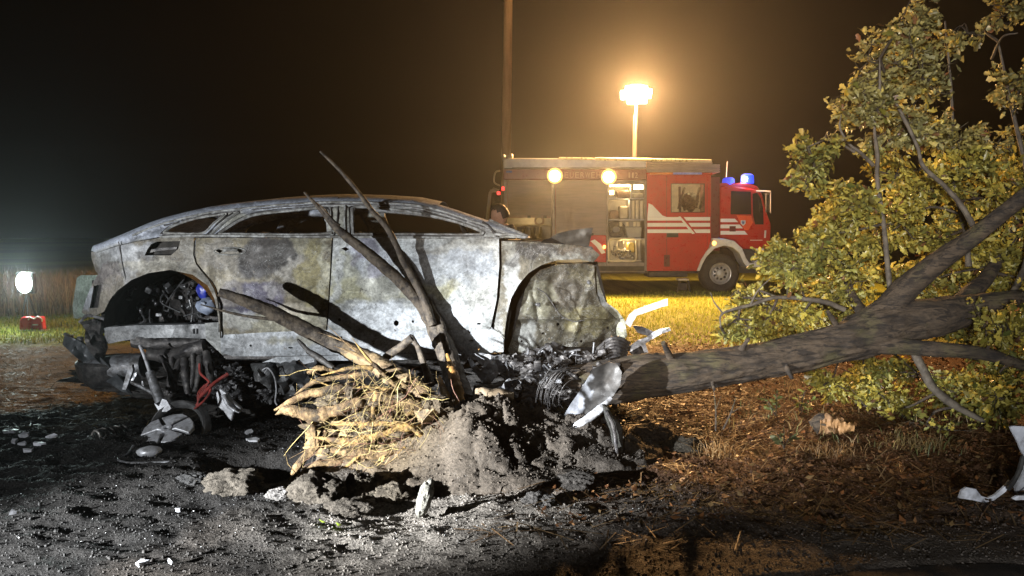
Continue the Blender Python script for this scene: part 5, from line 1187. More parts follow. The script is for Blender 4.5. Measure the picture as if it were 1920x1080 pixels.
# tailboard, step, rear things
tp('tail_skirt', rect(1095, 499, 1209, 513), .05, 2.0, M_cham); tp('kick_strip', rect(1120, 508, 1209, 510.5), .02, .02, M_trim)
# gallery and equipment on the roof
tp('roof_gallery', [(944, 297), (975, 296), (1212, 298), (1212, 316.7), (944, 316.7)], .04, WT - .1, M_gal, .02)
tp('gallery_rail', rect(960, 313, 1212, 316), -.005, .03, M_trim)
b = MB(); b.tube([P(1048, 297, YT + .05), P(1112, 298.5, YT + .05)], .028, 8); b.tube([P(1116, 298, YT + .04), P(1334, 302, YT + .04)], .034, 8); b.build('gallery_tube', simple('bright_tube', (.75, .68, .55), (.6, .55, .45), 5, .35, .6), trk)
b = MB()
for i, y_ in enumerate((303, 307, 311, 315, 319)): b.px([(1213, y_), (1350 - (i == 0) * 14, y_ + 1), (1350 - (i == 0) * 14, y_ + 4), (1213, y_ + 3.2)], YT + .05 + .012 * (i % 2), .5)
b.build('roof_plank', simple('weathered_plank', (.34, .26, .20), (.26, .2, .16), 4, .6), trk)
b = MB(); b.px([(960, 312), (1000, 303), (998, 297), (960, 306)], YT + .3, .4); b.build('roof_chute', M_gal, trk)
b = MB()
for i in range(9): b.box(P(947 + random.uniform(-3, 12), random.uniform(292, 316), YT + .1), (.10, .1, .08), Matrix.Rotation(random.random() * 3, 4, Vector((1, 1, random.random()))), .02)
b.build('rear_gear', M_gal, trk)
b = MB(); b.tube([P(938, 320, YT + .25), P(930, 322, YT + .25), P(927, 330, YT + .25), P(927, 342, YT + .25), P(937, 348, YT + .25)], .02, 8, 20); b.build('grab_handle', M_gal, trk)
b = MB(); b.tube([P(935, 358, YT + .6), P(921, 358, YT + .6), P(919, 362, YT + .6), P(913, 412, YT + .6), P(909, 450, YT + .6)], .035, 8, 20); b.tube([P(935, 358, YT + 1.1), P(922, 358, YT + 1.1), P(915, 412, YT + 1.1)], .03, 8, 16)
b.build('rear_ladder', M_gal, trk)
M_tail = emitter('tail_lamp', (1, .03, .03), 3.5, (.5, .02, .02)); tp('tail_lamp', rect(940.5, 350, 945.5, 357), -.01, .06, M_tail, .01); tp('tail_lamp', rect(932, 359, 938, 365), .2, .06, M_tail, .01)
tp('blue_flasher', rect(949, 320, 960, 324), -.012, .02, simple('blue_lens', (.05, .06, .30), (.03, .04, .2), 6, .2))
# crew cab
cabw = rect(1259.5, 345.5, 1320, 397)
def with_hole(outer, hole): # frame of four pieces round a window
    return
b = MB(); x0, y0, x1, y1 = 1213, 328, 1333, 508
for r_ in (rect(x0, y0, x1, 344.5), rect(x0, 344.5, 1258.5, 398), rect(1321, 344.5, x1, 398), [(x0, 398), (x1, 398), (x1, 446), (1329, 464), (1314, 487), (1306, 508), (x0, 508)]): b.px(r_, YT, .06)
b.build('crew_cab_side', M_red, trk, False)
tp('crew_cab_back', [(1213.5, 329), (1332.5, 329), (1332.5, 446), (1314, 470), (1304, 500), (1213.5, 500)], 1.2, WT - 1.2, M_red)
tp('crew_cab_roof', rect(1213, 323.5, 1336, 327.7), .0, WT, M_red, .01)
b = MB(); frame(b, 1259.5, 345.5, 1320, 397, 1.6, YT - .012, .02); b.build('window_frame', M_blk, trk, False)
tp('crew_window', rect(1260, 346, 1319.5, 396.5), .02, .012, M_glass)
M_cabin = simple('cabin_lining', (.50, .46, .36), (.34, .31, .25), 5, .7)
tp('cabin_lining', rect(1245, 340, 1331, 402), 1.12, .05, M_cabin); tp('cabin_ceiling', rect(1215, 332, 1331, 334), .08, 1.0, M_cabin)
p = P(1288, 340, YT + .55); lamp('cabin_lamp', 'POINT', p, 24, (1.0, .82, .50), None, radius=.06)
b = MB()
for x_ in (1272, 1300, 1312): b.tube([P(x_, 392, YT + .5), P(x_ + 5, 372, YT + .5), P(x_ + 12, 352, YT + .55)], .03, 8, 10, .3)
b.rock(P(1293, 378, YT + .6), (.2, .12, .2), .5, 4, 4, None, 4); b.tube([P(1275, 398, YT + .3), P(1274, 350, YT + .3)], .03, 8); b.build('breathing_set', simple('gear_dark', (.06, .055, .045), (.16, .14, .1), 18, .5), trk)
tp('door_gap', rect(1249.5, 330, 1250.5, 500), -.003, .01, M_dred); tp('door_gap', rect(1325.6, 345, 1326.4, 462), -.003, .01, M_dred)
tp('door_handle', rect(1250.5, 437, 1272, 445), -.012, .02, M_blk, .004)
tp('scene_light_bar', rect(1219, 323.2, 1262, 327), -.02, .03, simple('amber_reflection', (.75, .22, .05), (.6, .15, .04), 6, .25)); tp('scene_light_bar', rect(1262.3, 323.2, 1316, 327.2), -.02, .03, simple('blue_reflection', (.30, .36, .80), (.22, .26, .7), 6, .25))  # light bar, amber and blue reflections painted as its colours
tp('cab_step', rect(1242, 504.6, 1300, 508), -.04, .05, M_red, .008); tp('cab_step', rect(1291, 492, 1296, 504), -.02, .03, M_red, .004)
tp('lower_vent', rect(1245, 478, 1256, 500), -.006, .01, M_dred)
# reflective stripes
M_stripe = simple('reflective_white', (.82, .80, .78), (.76, .74, .72), 5, .45)
for i, (ya, yb) in enumerate(((407, 413.5), (418, 425), (430, 437))):
    xs0 = 1276 + i * 9
    tp('stripe', [(1214, ya), (xs0, ya), (xs0 + 5, yb), (1214, yb)], -.006, .008, M_stripe); tp('stripe', [(xs0 + 6, ya), (1331.5, ya), (1331.5, yb), (xs0 + 11, yb)], -.006, .008, M_stripe)
    tp('stripe', [(1351, ya + 3), (1378 + i * 9, ya + 3), (1384 + i * 9, yb + 3), (1351, yb + 3)], .092, .008, M_stripe)
tp('stripe', [(1216, 381), (1223, 384), (1242, 404), (1250, 406.8), (1214, 406.8)], -.0065, .008, M_stripe)
tp('slash', [(1272, 406), (1276, 406), (1303, 437.6), (1298, 439)], -.009, .008, M_stripe)
tp('slash', [(1107, 452), (1115, 449), (1127, 458), (1135, 474), (1128, 476), (1118, 462)], -.002, .01, M_stripe)
# gap between the cabs and the tilt cab
tp('cab_gap', rect(1333.2, 332, 1349.5, 470), .12, 2.2, M_dred)
tp('cab_side', [(1350, 349), (1360, 347), (1421, 355), (1429, 362), (1438, 398), (1446, 420), (1445, 459), (1436, 467), (1394, 467), (1378, 451), (1359, 447), (1350, 447)], .10, WT - .2, M_red, .03)
tp('cab_roof', [(1346, 349), (1352, 343), (1400, 343), (1420, 349), (1425, 356), (1360, 350)], .16, WT - .3, M_red, .02)
tp('cab_window', [(1371, 358), (1408, 359.5), (1409, 402), (1370, 402)], .088, .02, M_dglass, .004); tp('corner_window', [(1411, 363), (1420, 361), (1427, 372), (1431, 390), (1432, 421), (1416, 421), (1412, 404)], .088, .02, M_dglass, .004)
tp('door_emblem_field', [(1381, 403.5), (1409, 404.5), (1412, 417), (1403, 432), (1396, 431), (1386, 414)], .089, .008, M_orng)
M_crest = simple('crest', (.70, .70, .72), (.35, .42, .55), 30, .4)
tp('door_crest', [(1389, 413), (1398, 413.5), (1398, 419), (1393.5, 423.5), (1389, 419)], .083, .005, M_crest); tp('crest_field', [(1391, 415), (1396, 415), (1396, 418.5), (1393.5, 421), (1391, 418.5)], .079, .003, simple('crest_blue', (.10, .14, .30), (.08, .1, .2), 20, .4))
tp('filler_flap', rect(1368, 424, 1379.5, 434), .086, .01, M_dred)
tp('cab_handle', [(1434, 432), (1437, 432), (1436, 446), (1433, 446)], .08, .02, M_wht)
b = MB()
for k in range(11): b.px(rect(1407 + k * 2.1, 449.6, 1408.4 + k * 2.1, 451.2), YT + .092, .006)
b.build('lettering', M_stripe, trk, False)
tp('mudguard', [(1307, 508), (1315, 487), (1324, 472), (1336, 460), (1337, 446.5), (1359, 447.5), (1377, 452), (1392, 466), (1399, 484), (1405, 493), (1434, 494), (1434, 501), (1401, 501), (1394, 492), (1386, 474), (1374, 464), (1358, 460.5), (1340, 466), (1326, 480), (1318, 494), (1312, 508)], -.03, .5, M_wht, .01)
tp('front_bumper', [(1411, 466), (1434, 466), (1434, 493), (1413, 492.5), (1422, 486), (1422, 472)], -.01, 2.4, M_wht, .02); tp('bumper_recess', rect(1394, 467.5, 1421, 492), .2, 2.0, M_cham)
M_amber = emitter('amber_lamp', (1, .35, .05), 6.0); M_amber2 = simple('amber_lens', (.8, .25, .04), (.6, .15, .02), 8, .2)
b = MB(); b.rock(P(1339, 456, YT - .04), (.05, .02, .05), .05, 1, 2); b.build('side_marker', M_amber, trk)
tp('front_indicator', rect(1435, 475, 1446, 487), .02, .2, M_amber2, .02)
b = MB(); b.rock(P(1133, 463, YT - .02), (.035, .02, .045), .05, 1, 2); b.build('side_marker', M_amber, trk)
b = MB(); b.tube([P(1418, 358.5, YT + .05), P(1432, 358.5, YT - .02), P(1445, 359.5, YT - .1)], .022, 6); b.tube([P(1445, 359.5, YT - .1), P(1445, 400, YT - .1)], .012, 6); b.build('mirror_arm', M_gal, trk)
tp('mirror', rect(1436, 363, 1444, 398), -.16, .05, M_blk, .015)
# roof beacons and aerial
M_blue = simple('beacon_blue', (.03, .05, .50), (.02, .03, .35), 6, .15); M_blu_e = emitter('beacon_lit', (.02, .07, 1.0), 1.4, (.02, .05, .6)); M_flash = emitter('beacon_flash', (.75, .82, 1.0), 25.0)
for nm, x0_, x1_, ya, yb, dp in (('beacon', 1354, 1377, 333, 347, .3), ('beacon', 1389, 1413, 326, 344, .35)):
    cxx, r_ = (x0_ + x1_) / 2, (x1_ - x0_) / 2 * (YT + dp) / F; c = P(cxx, yb, YT + dp); hgt = (yb - ya) * (YT + dp) / F
    b = MB(); b.lathe([(.001, hgt), (r_ * .6, hgt * .98), (r_ * .92, hgt * .8), (r_, hgt * .2), (r_, 0)], Matrix.Translation(c), 18); b.build(nm, M_blu_e if x0_ > 1380 else emitter('beacon_dim', (.02, .07, 1.0), .7, (.02, .05, .6)), trk)
b = MB(); b.rock(P(1396, 336, YT + .18), (.07, .03, .06), .05, 1, 2); b.build('beacon_flash', M_flash, trk)
lamp('beacon_light', 'POINT', P(1398, 333, YT - .05), 22, (.15, .3, 1.0), None, radius=.05)
b = MB(); b.tube([P(1362, 332, YT + .6), P(1364, 303, YT + .6)], .012, 6); b.build('aerial', M_gal, trk)
# wheels
def tyre(cx, cy, r_px, name='wheel'):
    c = P(cx, cy, YT + .05); r_ = r_px * YT / F; W_ = .30
    w_ = bpy.data.objects.new(name, None); COL.objects.link(w_); w_.parent = trk; w_.matrix_parent_inverse = Matrix.Translation(-Vector(trk.location)); w_.location = (0, 0, 0)
    M_ = Matrix.Translation(c) @ Matrix.Rotation(R(-90), 4, 'X')
    def pl(nm, b, mat):
        o = link(nm, b.mesh(nm, True, 35), mat); o.parent = w_; o.matrix_parent_inverse = Matrix.Identity(4); return o
    pr = [(.56 * r_, .02), (.62 * r_, 0.0), (.85 * r_, .0), (.94 * r_, .03), (r_, .07), (r_, W_), (.5 * r_, W_)]
    b = MB(); b.lathe(pr, M_, 40); pl('tyre', b, M_blk)
    b = MB(); b.lathe([(.56 * r_, .02), (.54 * r_, -.005), (.50 * r_, .0), (.46 * r_, .06), (.40 * r_, .08), (.34 * r_, .05), (.22 * r_, .04), (.20 * r_, -.02), (.001, -.03)], M_, 40); pl('rim', b, simple('steel_rim', (.50, .48, .45), (.34, .32, .30), 9, .45, .4))
    b = MB()
    for k in range(9):
        a = 2 * math.pi * k / 9; q_ = M_ @ Vector((.29 * r_ * math.cos(a), .29 * r_ * math.sin(a), .03)); b.rock(q_, (.03, .03, .03), .05, 1, 1)
    pl('wheel_nut', b, M_cham)
    return w_
tyre(1351, 513, 37); tyre(1073, 513, 37)
tp('chassis', rect(960, 500, 1420, 512), .4, 1.6, M_cham); tp('fuel_tank', rect(1215, 508.5, 1290, 520), .25, .6, M_cham, .03)
tp('wheel_arch', [(1041.5, 492), (1046, 476), (1060, 466), (1086, 466), (1101, 476), (1106, 492)], -.02, .04, M_wht)
# lettering on the band
def text(body, cx, cy, hpx, Y, mat, name, parent, wpx=None):
    cu = bpy.data.curves.new(name, 'FONT'); cu.body = body; cu.align_x = 'CENTER'; cu.align_y = 'CENTER'; cu.size = 1.0; cu.extrude = .01
    o = bpy.data.objects.new(name, cu); COL.objects.link(o); bpy.context.view_layer.update()
    me = bpy.data.meshes.new_from_object(o.evaluated_get(bpy.context.evaluated_depsgraph_get())); bpy.data.objects.remove(o); bpy.data.curves.remove(cu)
    v = np.zeros(len(me.vertices) * 3); me.vertices.foreach_get('co', v); v = v.reshape(-1, 3)
    hh_ = v[:, 1].max() - v[:, 1].min(); ww = v[:, 0].max() - v[:, 0].min(); v[:, :2] -= (v[:, :2].max(0) + v[:, :2].min(0)) / 2
    s = hpx * Y / F / hh_; sx = s if wpx is None else wpx * Y / F / ww; c = P(cx, cy, Y)
    out = np.stack([c.x + v[:, 0] * sx, c.y - v[:, 2] * .4, c.z + v[:, 1] * s], -1)
    me.vertices.foreach_set('co', out.ravel()); me.update(); return link(name, me, mat, parent)
M_let = simple('lettering_silver', (.34, .17, .15), (.28, .14, .12), 5, .5)
for k, ch in enumerate('FEUERWEHR'): text(ch, 1052 + k * 10, 328, 10, YT - .006, M_let, 'letter', trk, 9 if ch == 'W' else 7)
for k, ch in enumerate('112'): text(ch, 1180 + k * 6.5, 328.5, 10, YT - .006, M_let, 'letter', trk, 3 if ch == '1' else 5.5)
# side floodlights and the telescopic mast
M_hot = emitter('lamp_glare', (1.0, .72, .30), 26.0)
M_halo = emitter('halo_glow', (1.0, .42, .08), 1.1, (.8, .6, .3))  # glowing ring added to give each side lamp an orange halo
for c in (S1, S2):
    b = MB(); b.lathe([(.001, .0), (.14, .0), (.16, .02), (.16, .09), (.08, .14), (.001, .15)], Matrix.Translation(c + Vector((0, -.02, 0))) @ Matrix.Rotation(R(-90), 4, 'X'), 20); b.build('side_floodlight', M_gal, trk)
    b = MB(); b.lathe([(.001, -.02), (.08, -.014), (.125, .0)], Matrix.Translation(c + Vector((0, -.025, 0))) @ Matrix.Rotation(R(-90), 4, 'X'), 20); b.build('lamp_lens', M_hot, trk)
    b = MB(); b.lathe([(.126, .0), (.155, -.012), (.175, -.03)], Matrix.Translation(c + Vector((0, -.03, 0))) @ Matrix.Rotation(R(-90), 4, 'X'), 24); b.build('halo_ring', M_halo, trk)
    lamp('side_flood', 'SPOT', c + Vector((0, -.10, 0)), 1300, (1.0, .60, .22), c + Vector((0.3, -6, -1.9)), 140, .8, .09)
b = MB(); mb_ = P(1190, 297, 18.0); b.tube([mb_, P(1192, 230, 18.0), MAST - Vector((0, 0, .12))], [.045, .035, .03], 10); b.tube([P(1186.5, 297, 17.9), P(1188, 215, 17.95)], .012, 6); b.build('light_mast', simple('mast_tube', (.06, .05, .042), (.045, .04, .035), 4, .6, .1), trk)
b = MB(); M_hot2 = emitter('mast_glare', (1.0, .74, .30), 90.0); bl = MB()
for dx, dz, yw in ((-.24, -.03, .35), (.0, .10, 0), (.24, .0, -.35), (-.08, -.14, .1), (.12, -.13, -.1), (.12, .08, 0), (-.13, .07, 0)):
    c = MAST + Vector((dx, 0, dz)); rt = Matrix.Rotation(-yw, 4, 'Z') @ Matrix.Rotation(R(18), 4, 'X')
    b.box(c + Vector((0, .05, 0)), (.28, .12, .22), rt, .02); bl.box(c + rt @ Vector((0, -.018, 0)), (.26, .012, .20), rt, .004)
b.tube([MAST + Vector((-.24, .08, -.06)), MAST + Vector((.24, .08, -.06))], .02, 8); b.build('mast_head', M_gal, trk); bl.build('lamp_lens', M_hot2, trk)
lamp('mast_lamp', 'POINT', MAST + Vector((0, -.24, -.02)), 9000, WARM, None, radius=.14)

# equipment standing in the open compartments
def gear(name, label, cat, build, mat):
    b = MB(); build(b); tag(b.build(name, mat, None, True, 35), label, cat, 'rescue gear in the open compartment')
tan = simple('gear_tan', (.42, .36, .26), (.30, .25, .18), 8, .6); brown = simple('gear_brown', (.22, .13, .08), (.13, .08, .06), 8, .6); yel = simple('gear_yellow', (.80, .58, .14), (.62, .42, .10), 6, .45); blk = simple('gear_black', (.04, .036, .03), (.09, .08, .06), 12, .5); cream = simple('gear_cream', (.72, .62, .44), (.58, .5, .36), 7, .5)
gear('storage_box', 'brown storage box on the top shelf of the open compartment', 'box', lambda b: b.px(rect(1157, 357, 1181, 370.8), YT + .14, .3, None, None, .02), brown)
gear('storage_box', 'low tan box at the right of the top shelf', 'box', lambda b: b.px(rect(1187, 362, 1206, 370.8), YT + .14, .3, None, None, .02), tan)
gear('equipment_case', 'dark red round ended case on the second shelf', 'case', lambda b: b.px(rrect(1144, 394, 1160, 410.6, 5), YT + .12, .25, None, None, .01), brown)
gear('equipment_case', 'tan case beside the dark round ended case', 'case', lambda b: b.px(rect(1161, 386, 1178, 410.6), YT + .16, .25, None, None, .03), tan)
def cyl(b, x0, y0, x1, r_, Y): 
    b.tube([P((x0 + x1) / 2, y0, Y), P((x0 + x1) / 2, y0 - r_, Y)], (x1 - x0) / 2 * Y / F, 14)
gear('pressure_cylinder', 'left pale upright cylinder on the second shelf', 'cylinder', lambda b: cyl(b, 1184, 410.5, 1190, 34, YT + .2), cream)
gear('pressure_cylinder', 'middle pale upright cylinder on the second shelf', 'cylinder', lambda b: cyl(b, 1192, 410.5, 1198, 34, YT + .2), cream)
gear('pressure_cylinder', 'right pale upright cylinder on the second shelf', 'cylinder', lambda b: cyl(b, 1200, 410.5, 1206, 34, YT + .2), cream)
def coil(b):
    for k in range(4):
        r_ = .18 - .03 * k; c = P(1155, 430, YT + .2); b.tube([c + Vector((r_ * 1.2 * math.cos(a), 0, r_ * math.sin(a))) for a in np.linspace(0, 2 * math.pi, 22)], .016, 6)
gear('hose_coil', 'coiled dark hose on the third shelf', 'hose', coil, blk)
gear('metal_trough', 'wide grey trough box on the third shelf', 'box', lambda b: b.px([(1172, 425), (1204, 425), (1202, 446.5), (1176, 446.5)], YT + .14, .3, None, None, .02), simple('trough_grey', (.34, .32, .28), (.26, .24, .2), 6, .5))
def small(b):
    for x_ in (1164, 1176, 1190, 1197): b.tube([P(x_, 424.6, YT + .2), P(x_, 416, YT + .2)], .04, 8)
gear('hose_fittings', 'row of small metal fittings on the third shelf rim', 'fittings', small, cream)
def gen(b):
    ring = rrect(1141, 447, 1193, 490, 7); pts = [P(x_, y_, YT - .02) for x_, y_ in ring] + [P(*ring[0], YT - .02)]; b.tube(pts, .018, 8)
    ring = rrect(1160, 449, 1209, 489, 7); pts = [P(x_, y_, YT + .42) for x_, y_ in ring] + [P(*ring[0], YT + .42)]; b.tube(pts, .018, 8); b.px(rect(1140, 487, 1190, 490.5), YT - .03, .3, None, None, .01)
gs = thing('generator_set', 'portable generator in a pale tubular frame at the compartment bottom', 'generator', (2.5, YT + .2, .76))
b = MB(); gen(b); b.build('tube_frame', cream, gs)
b = MB(); b.px(rect(1177, 455, 1190, 473), YT + .08, .25, None, None, .02); b.build('fuel_tank', yel, gs)
b = MB(); b.px(rect(1160, 452, 1170, 466), YT + .10, .1, None, None, .01); b.build('control_box', tan, gs)
b = MB()
for i in range(16): b.rock(P(random.uniform(1146, 1190), random.uniform(470, 485), YT + random.uniform(.05, .2)), (random.uniform(.03, .08), .05, random.uniform(.03, .06)), .3, 3, 2, None, i)
b.tube([P(1153, 470, YT + .1), P(1153, 462, YT + .1)], .04, 8); b.build('engine_block', simple('engine_mix', (.5, .46, .4), (.06, .05, .045), 26, .4, .3), gs)
def hoses(b):
    for x_ in (976, 992, 1008): b.tube([P(x_, 448, YT + .15), P(x_, 426, YT + .15)], .09, 10)
gear('folded_hoses', 'dark rolled hoses standing under the half open shutter', 'hoses', hoses, blk)
def reel(b):
    c = P(1011, 414, YT + .12); b.lathe([(.07, -.02), (.12, -.02), (.12, .04), (.07, .04)], Matrix.Translation(c) @ Matrix.Rotation(R(90), 4, 'X'), 20)
gear('hose_reel', 'small round hose reel under the half open shutter', 'reel', reel, brown)
# folding step on the grass
sx = thing('folding_step', 'small dark folding step with pale top on the grass beside the front wheel', 'step', G(1282, 543))
gz = P(1282, 543, YT - .3).z
b = MB(); b.px([(1272, 523), (1292, 523), (1292, 526), (1272, 526)], YT - .4, .3, None, None, .006); b.build('tread', cream, sx)
b = MB()
for x_ in (1274, 1290): b.tube([P(x_, 526, YT - .35), P(x_ + (4 if x_ > 1280 else -4), 547, YT - .38)], .02, 6); b.tube([P(x_, 526, YT - .15), P(x_ + (3 if x_ > 1280 else -3), 544, YT - .1)], .02, 6)
b.px(rect(1274, 531, 1288, 544), YT - .28, .1); b.build('leg_frame', M_blk, sx)

# ================================================================== UTILITY POLE
b = MB(); p0 = P(947, 450, 25.0); p1 = P(954, -70, 25.0); b.tube([(p0.x, 25, -.3), p0, p1], [.17, .16, .135], 16, 30, .04, 3); o = b.build('utility_pole', simple('pole_wood', (.42, .34, .25), (.30, .24, .17), 6, .8, 0, .6, 20, .02, (1, 1, .1))); tag(o, 'tall bare wooden utility pole behind the fire engine', 'pole')

# ================================================================== FIREFIGHTER
def skin_mesh(verts, edges, radii, sub=2):
    me = bpy.data.meshes.new('tmp'); me.from_pydata(verts, edges, []); o = bpy.data.objects.new('tmp', me); COL.objects.link(o)
    sk = o.modifiers.new('s', 'SKIN'); sv = me.skin_vertices[0].data
    for i, r_ in enumerate(radii): sv[i].radius = (r_, r_) if not hasattr(r_, '__len__') else r_; sv[i].use_root = i == 0
    ss = o.modifiers.new('u', 'SUBSURF'); ss.levels = sub; ss.render_levels = sub
    bpy.context.view_layer.update()
    out = bpy.data.meshes.new_from_object(o.evaluated_get(bpy.context.evaluated_depsgraph_get())); bpy.data.objects.remove(o); return out
HC = P(937, 403, 8.7)                                  # head centre
fx = HC.x + .10; fy = 8.72
per = thing('person', 'person in dark jacket looking down behind the car front', 'person', (fx, fy, 0))
hz_ = HC.z
J = [(fx, fy, hz_ - .72), (fx + .01, fy, hz_ - .5), (fx + .02, fy, hz_ - .30), (fx - .01, fy, hz_ - .19), (fx - .05, fy, hz_ - .10),
     (fx + .02, fy - .17, hz_ - .27), (fx + .02, fy - .23, hz_ - .52), (fx - .16, fy - .22, hz_ - .70), (fx - .24, fy - .20, hz_ - .72),
     (fx + .02, fy + .17, hz_ - .27), (fx + .02, fy + .23, hz_ - .52), (fx - .16, fy + .22, hz_ - .70), (fx - .24, fy + .20, hz_ - .72),
     (fx, fy - .10, hz_ - .80), (fx - .01, fy - .11, .48), (fx + .02, fy - .11, .09), (fx - .14, fy - .12, .05),
     (fx, fy + .10, hz_ - .80), (fx - .01, fy + .11, .48), (fx + .02, fy + .11, .09), (fx - .14, fy + .12, .05)]
E = [(0, 1), (1, 2), (2, 3), (3, 4), (2, 5), (5, 6), (6, 7), (7, 8), (2, 9), (9, 10), (10, 11), (11, 12), (0, 13), (13, 14), (14, 15), (15, 16), (0, 17), (17, 18), (18, 19), (19, 20)]
rad = [(.15, .13), (.14, .12), (.15, .12), .062, .055, .075, .055, .045, .035, .075, .055, .045, .035, .095, .065, .05, .045, .095, .065, .05, .045]
body = skin_mesh(J, E, rad)
bm = bmesh.new(); bm.from_mesh(body)
# head grown as one surface: skull, brow, nose, lips, chin, ears; facing -x and tilted down
hb_ = bmesh.new(); bmesh.ops.create_uvsphere(hb_, u_segments=40, v_segments=32, radius=1)
for v in hb_.verts:
    d = v.co.normalized(); f = -d.x; p = Vector((d.x * .098, d.y * .075, d.z * .118))
    if d.z < -.1: p.y *= 1 - .35 * min(1, (-d.z - .1)); p.x *= 1 - .10 * (-d.z)
    if d.z < 0 and d.x > .2: p.x *= 1 - .35 * (-d.z)
    g = lambda z0, sz, y0=0, sy=.22: math.exp(-((d.z - z0) / sz) ** 2 - ((abs(d.y) - y0) / sy) ** 2) * max(0, f)
    p.x -= .030 * g(-.12, .13, 0, .16) + .012 * g(-.42, .06, 0, .22) + .010 * g(.18, .08, .18, .2) + .014 * g(-.75, .14, 0, .25)
    p.x += .012 * g(.02, .09, .32, .14) + .008 * g(-.33, .05, 0, .2)
    ear = math.exp(-((d.x - .12) / .13) ** 2 - ((d.z + .02) / .22) ** 2) * sstep(.85, .98, abs(d.y)); p.y += math.copysign(.018 * ear, d.y)
    v.co = p
hb_.transform(Matrix.Translation(HC) @ Matrix.Rotation(R(-20), 4, 'Y'))
tmp = bpy.data.meshes.new('h'); hb_.to_mesh(tmp); hb_.free(); bm.from_mesh(tmp)
me = bpy.data.meshes.new('body'); bm.to_mesh(me); bm.free(); me.shade_smooth()
v = np.zeros(len(me.vertices) * 3); me.vertices.foreach_get('co', v); v = v.reshape(-1, 3)
skinm = (v[:, 2] > hz_ - .155) | ((v[:, 0] < fx - .19) & (v[:, 2] > .5)); setcol(me, np.where(skinm[:, None], np.array((.45, .27, .20)), np.array((.022, .022, .026))))
link('body', me, vcol_mat('person_surface', .6, 0, (.85, 1.1), 60, .2), per)
b = MB(); b_ = bmesh.new(); bmesh.ops.create_uvsphere(b_, u_segments=36, v_segments=28, radius=1)
kill = [v for v in b_.verts if (v.co.x < -.25 and v.co.z < .5 + .08 * n3(v.co, 6.0)) or (v.co.x < .12 + .06 * n3(v.co, 8.0) and v.co.z < .12 + .3 * max(0, -v.co.x)) or v.co.z < -.5]
bmesh.ops.delete(b_, geom=kill, context='VERTS')
for v in b_.verts:
    d = v.co.normalized(); k = 1.11 + .05 * n3(d, 9.0) + .03 * n3(d, 24.0); v.co = Vector((d.x * .101 * k, d.y * .079 * k, d.z * .121 * k))
b_.transform(Matrix.Translation(HC) @ Matrix.Rotation(R(-20), 4, 'Y')); b.bm(b_); b.build('hair', simple('dark_hair', (.025, .018, .013), (.05, .036, .025), 40, .5, 0, 1.0, 140, .006), per)
b = MB(); b.lathe([(.075, -.03), (.085, .0), (.078, .035), (.066, .05)], Matrix.Translation((fx - .005, fy, hz_ - .17)) @ Matrix.Rotation(R(-14), 4, 'Y'), 24); b.build('collar', simple('jacket_collar', (.03, .03, .034), (.015, .015, .016), 20, .8, 0, .5, 80, .004), per)

# ================================================================== LEFT LAMP WITH GENERATOR
lt = thing('work_lamp', 'glaring white floodlight on a short stand at the left field edge', 'floodlight', (FLOOD.x, FLOOD.y, 0))
b = MB(); rt = Matrix.Rotation(R(-28), 4, 'Z'); b.box(FLOOD + Vector((0, .05, 0)), (.40, .08, .31), rt, .02); b.build('housing', M_blk, lt)
b = MB(); b.lathe([(.001, .05), (.09, .045), (.15, .03), (.19, 0)], Matrix.Translation(FLOOD) @ rt @ Matrix.Rotation(R(90), 4, 'X') @ Matrix.Diagonal((1, .78, 1, 1)), 24); b.build('lens', emitter('flood_glare', (.88, 1.0, .95), 60.0), lt)
for dx, dy in ((-.12, .0), (.06, -.1), (.04, .2)):
    b = MB(); b.tube([FLOOD + Vector((0, .06, -.12)), Vector((FLOOD.x + dx, FLOOD.y + .06 + dy, -.02))], .014, 8); b.build('leg', M_blk, lt)
lamp('flood_lamp', 'SPOT', FLOOD + Vector((.06, -.12, .0)), 800, (.78, 1.0, .96), Vector((-1.5, 0.0, 3.0)), 46, .8, .12)
lamp('flood_spill', 'POINT', FLOOD + Vector((.0, -.10, .26)), 90, (.80, 1.0, .96), None, radius=.12)
gb = G(60, 619); rg = thing('red_generator', 'red generator box on the ground under the left floodlight', 'generator', (gb.x, gb.y, 0))
M_rb = simple('red_housing', (.55, .03, .03), (.42, .02, .02), 6, .35); s = gb.y / F
b = MB(); b.px([(35, 619), (36, 600), (41, 594), (58, 594), (58, 619)], gb.y, .10, None, None, .015); b.px([(58.3, 619), (58.3, 597), (62, 594), (78, 594), (78, 600), (80, 619)], gb.y + .03, .10, None, None, .015); b.build('housing', M_rb, rg)
b = MB(); b.tube([P(53, 600, gb.y), P(56, 595, gb.y), P(64, 598, gb.y), P(70, 594, gb.y), P(78, 598, gb.y), P(79, 603, gb.y)], .010, 6, 24); b.px(rect(61, 608, 70, 610), gb.y + .015, .02); b.build('handle', M_wht, rg)
b = MB(); b.px(rect(34, 619.3, 82, 622.5), gb.y - .02, .16); b.build('base_frame', M_gal, rg)

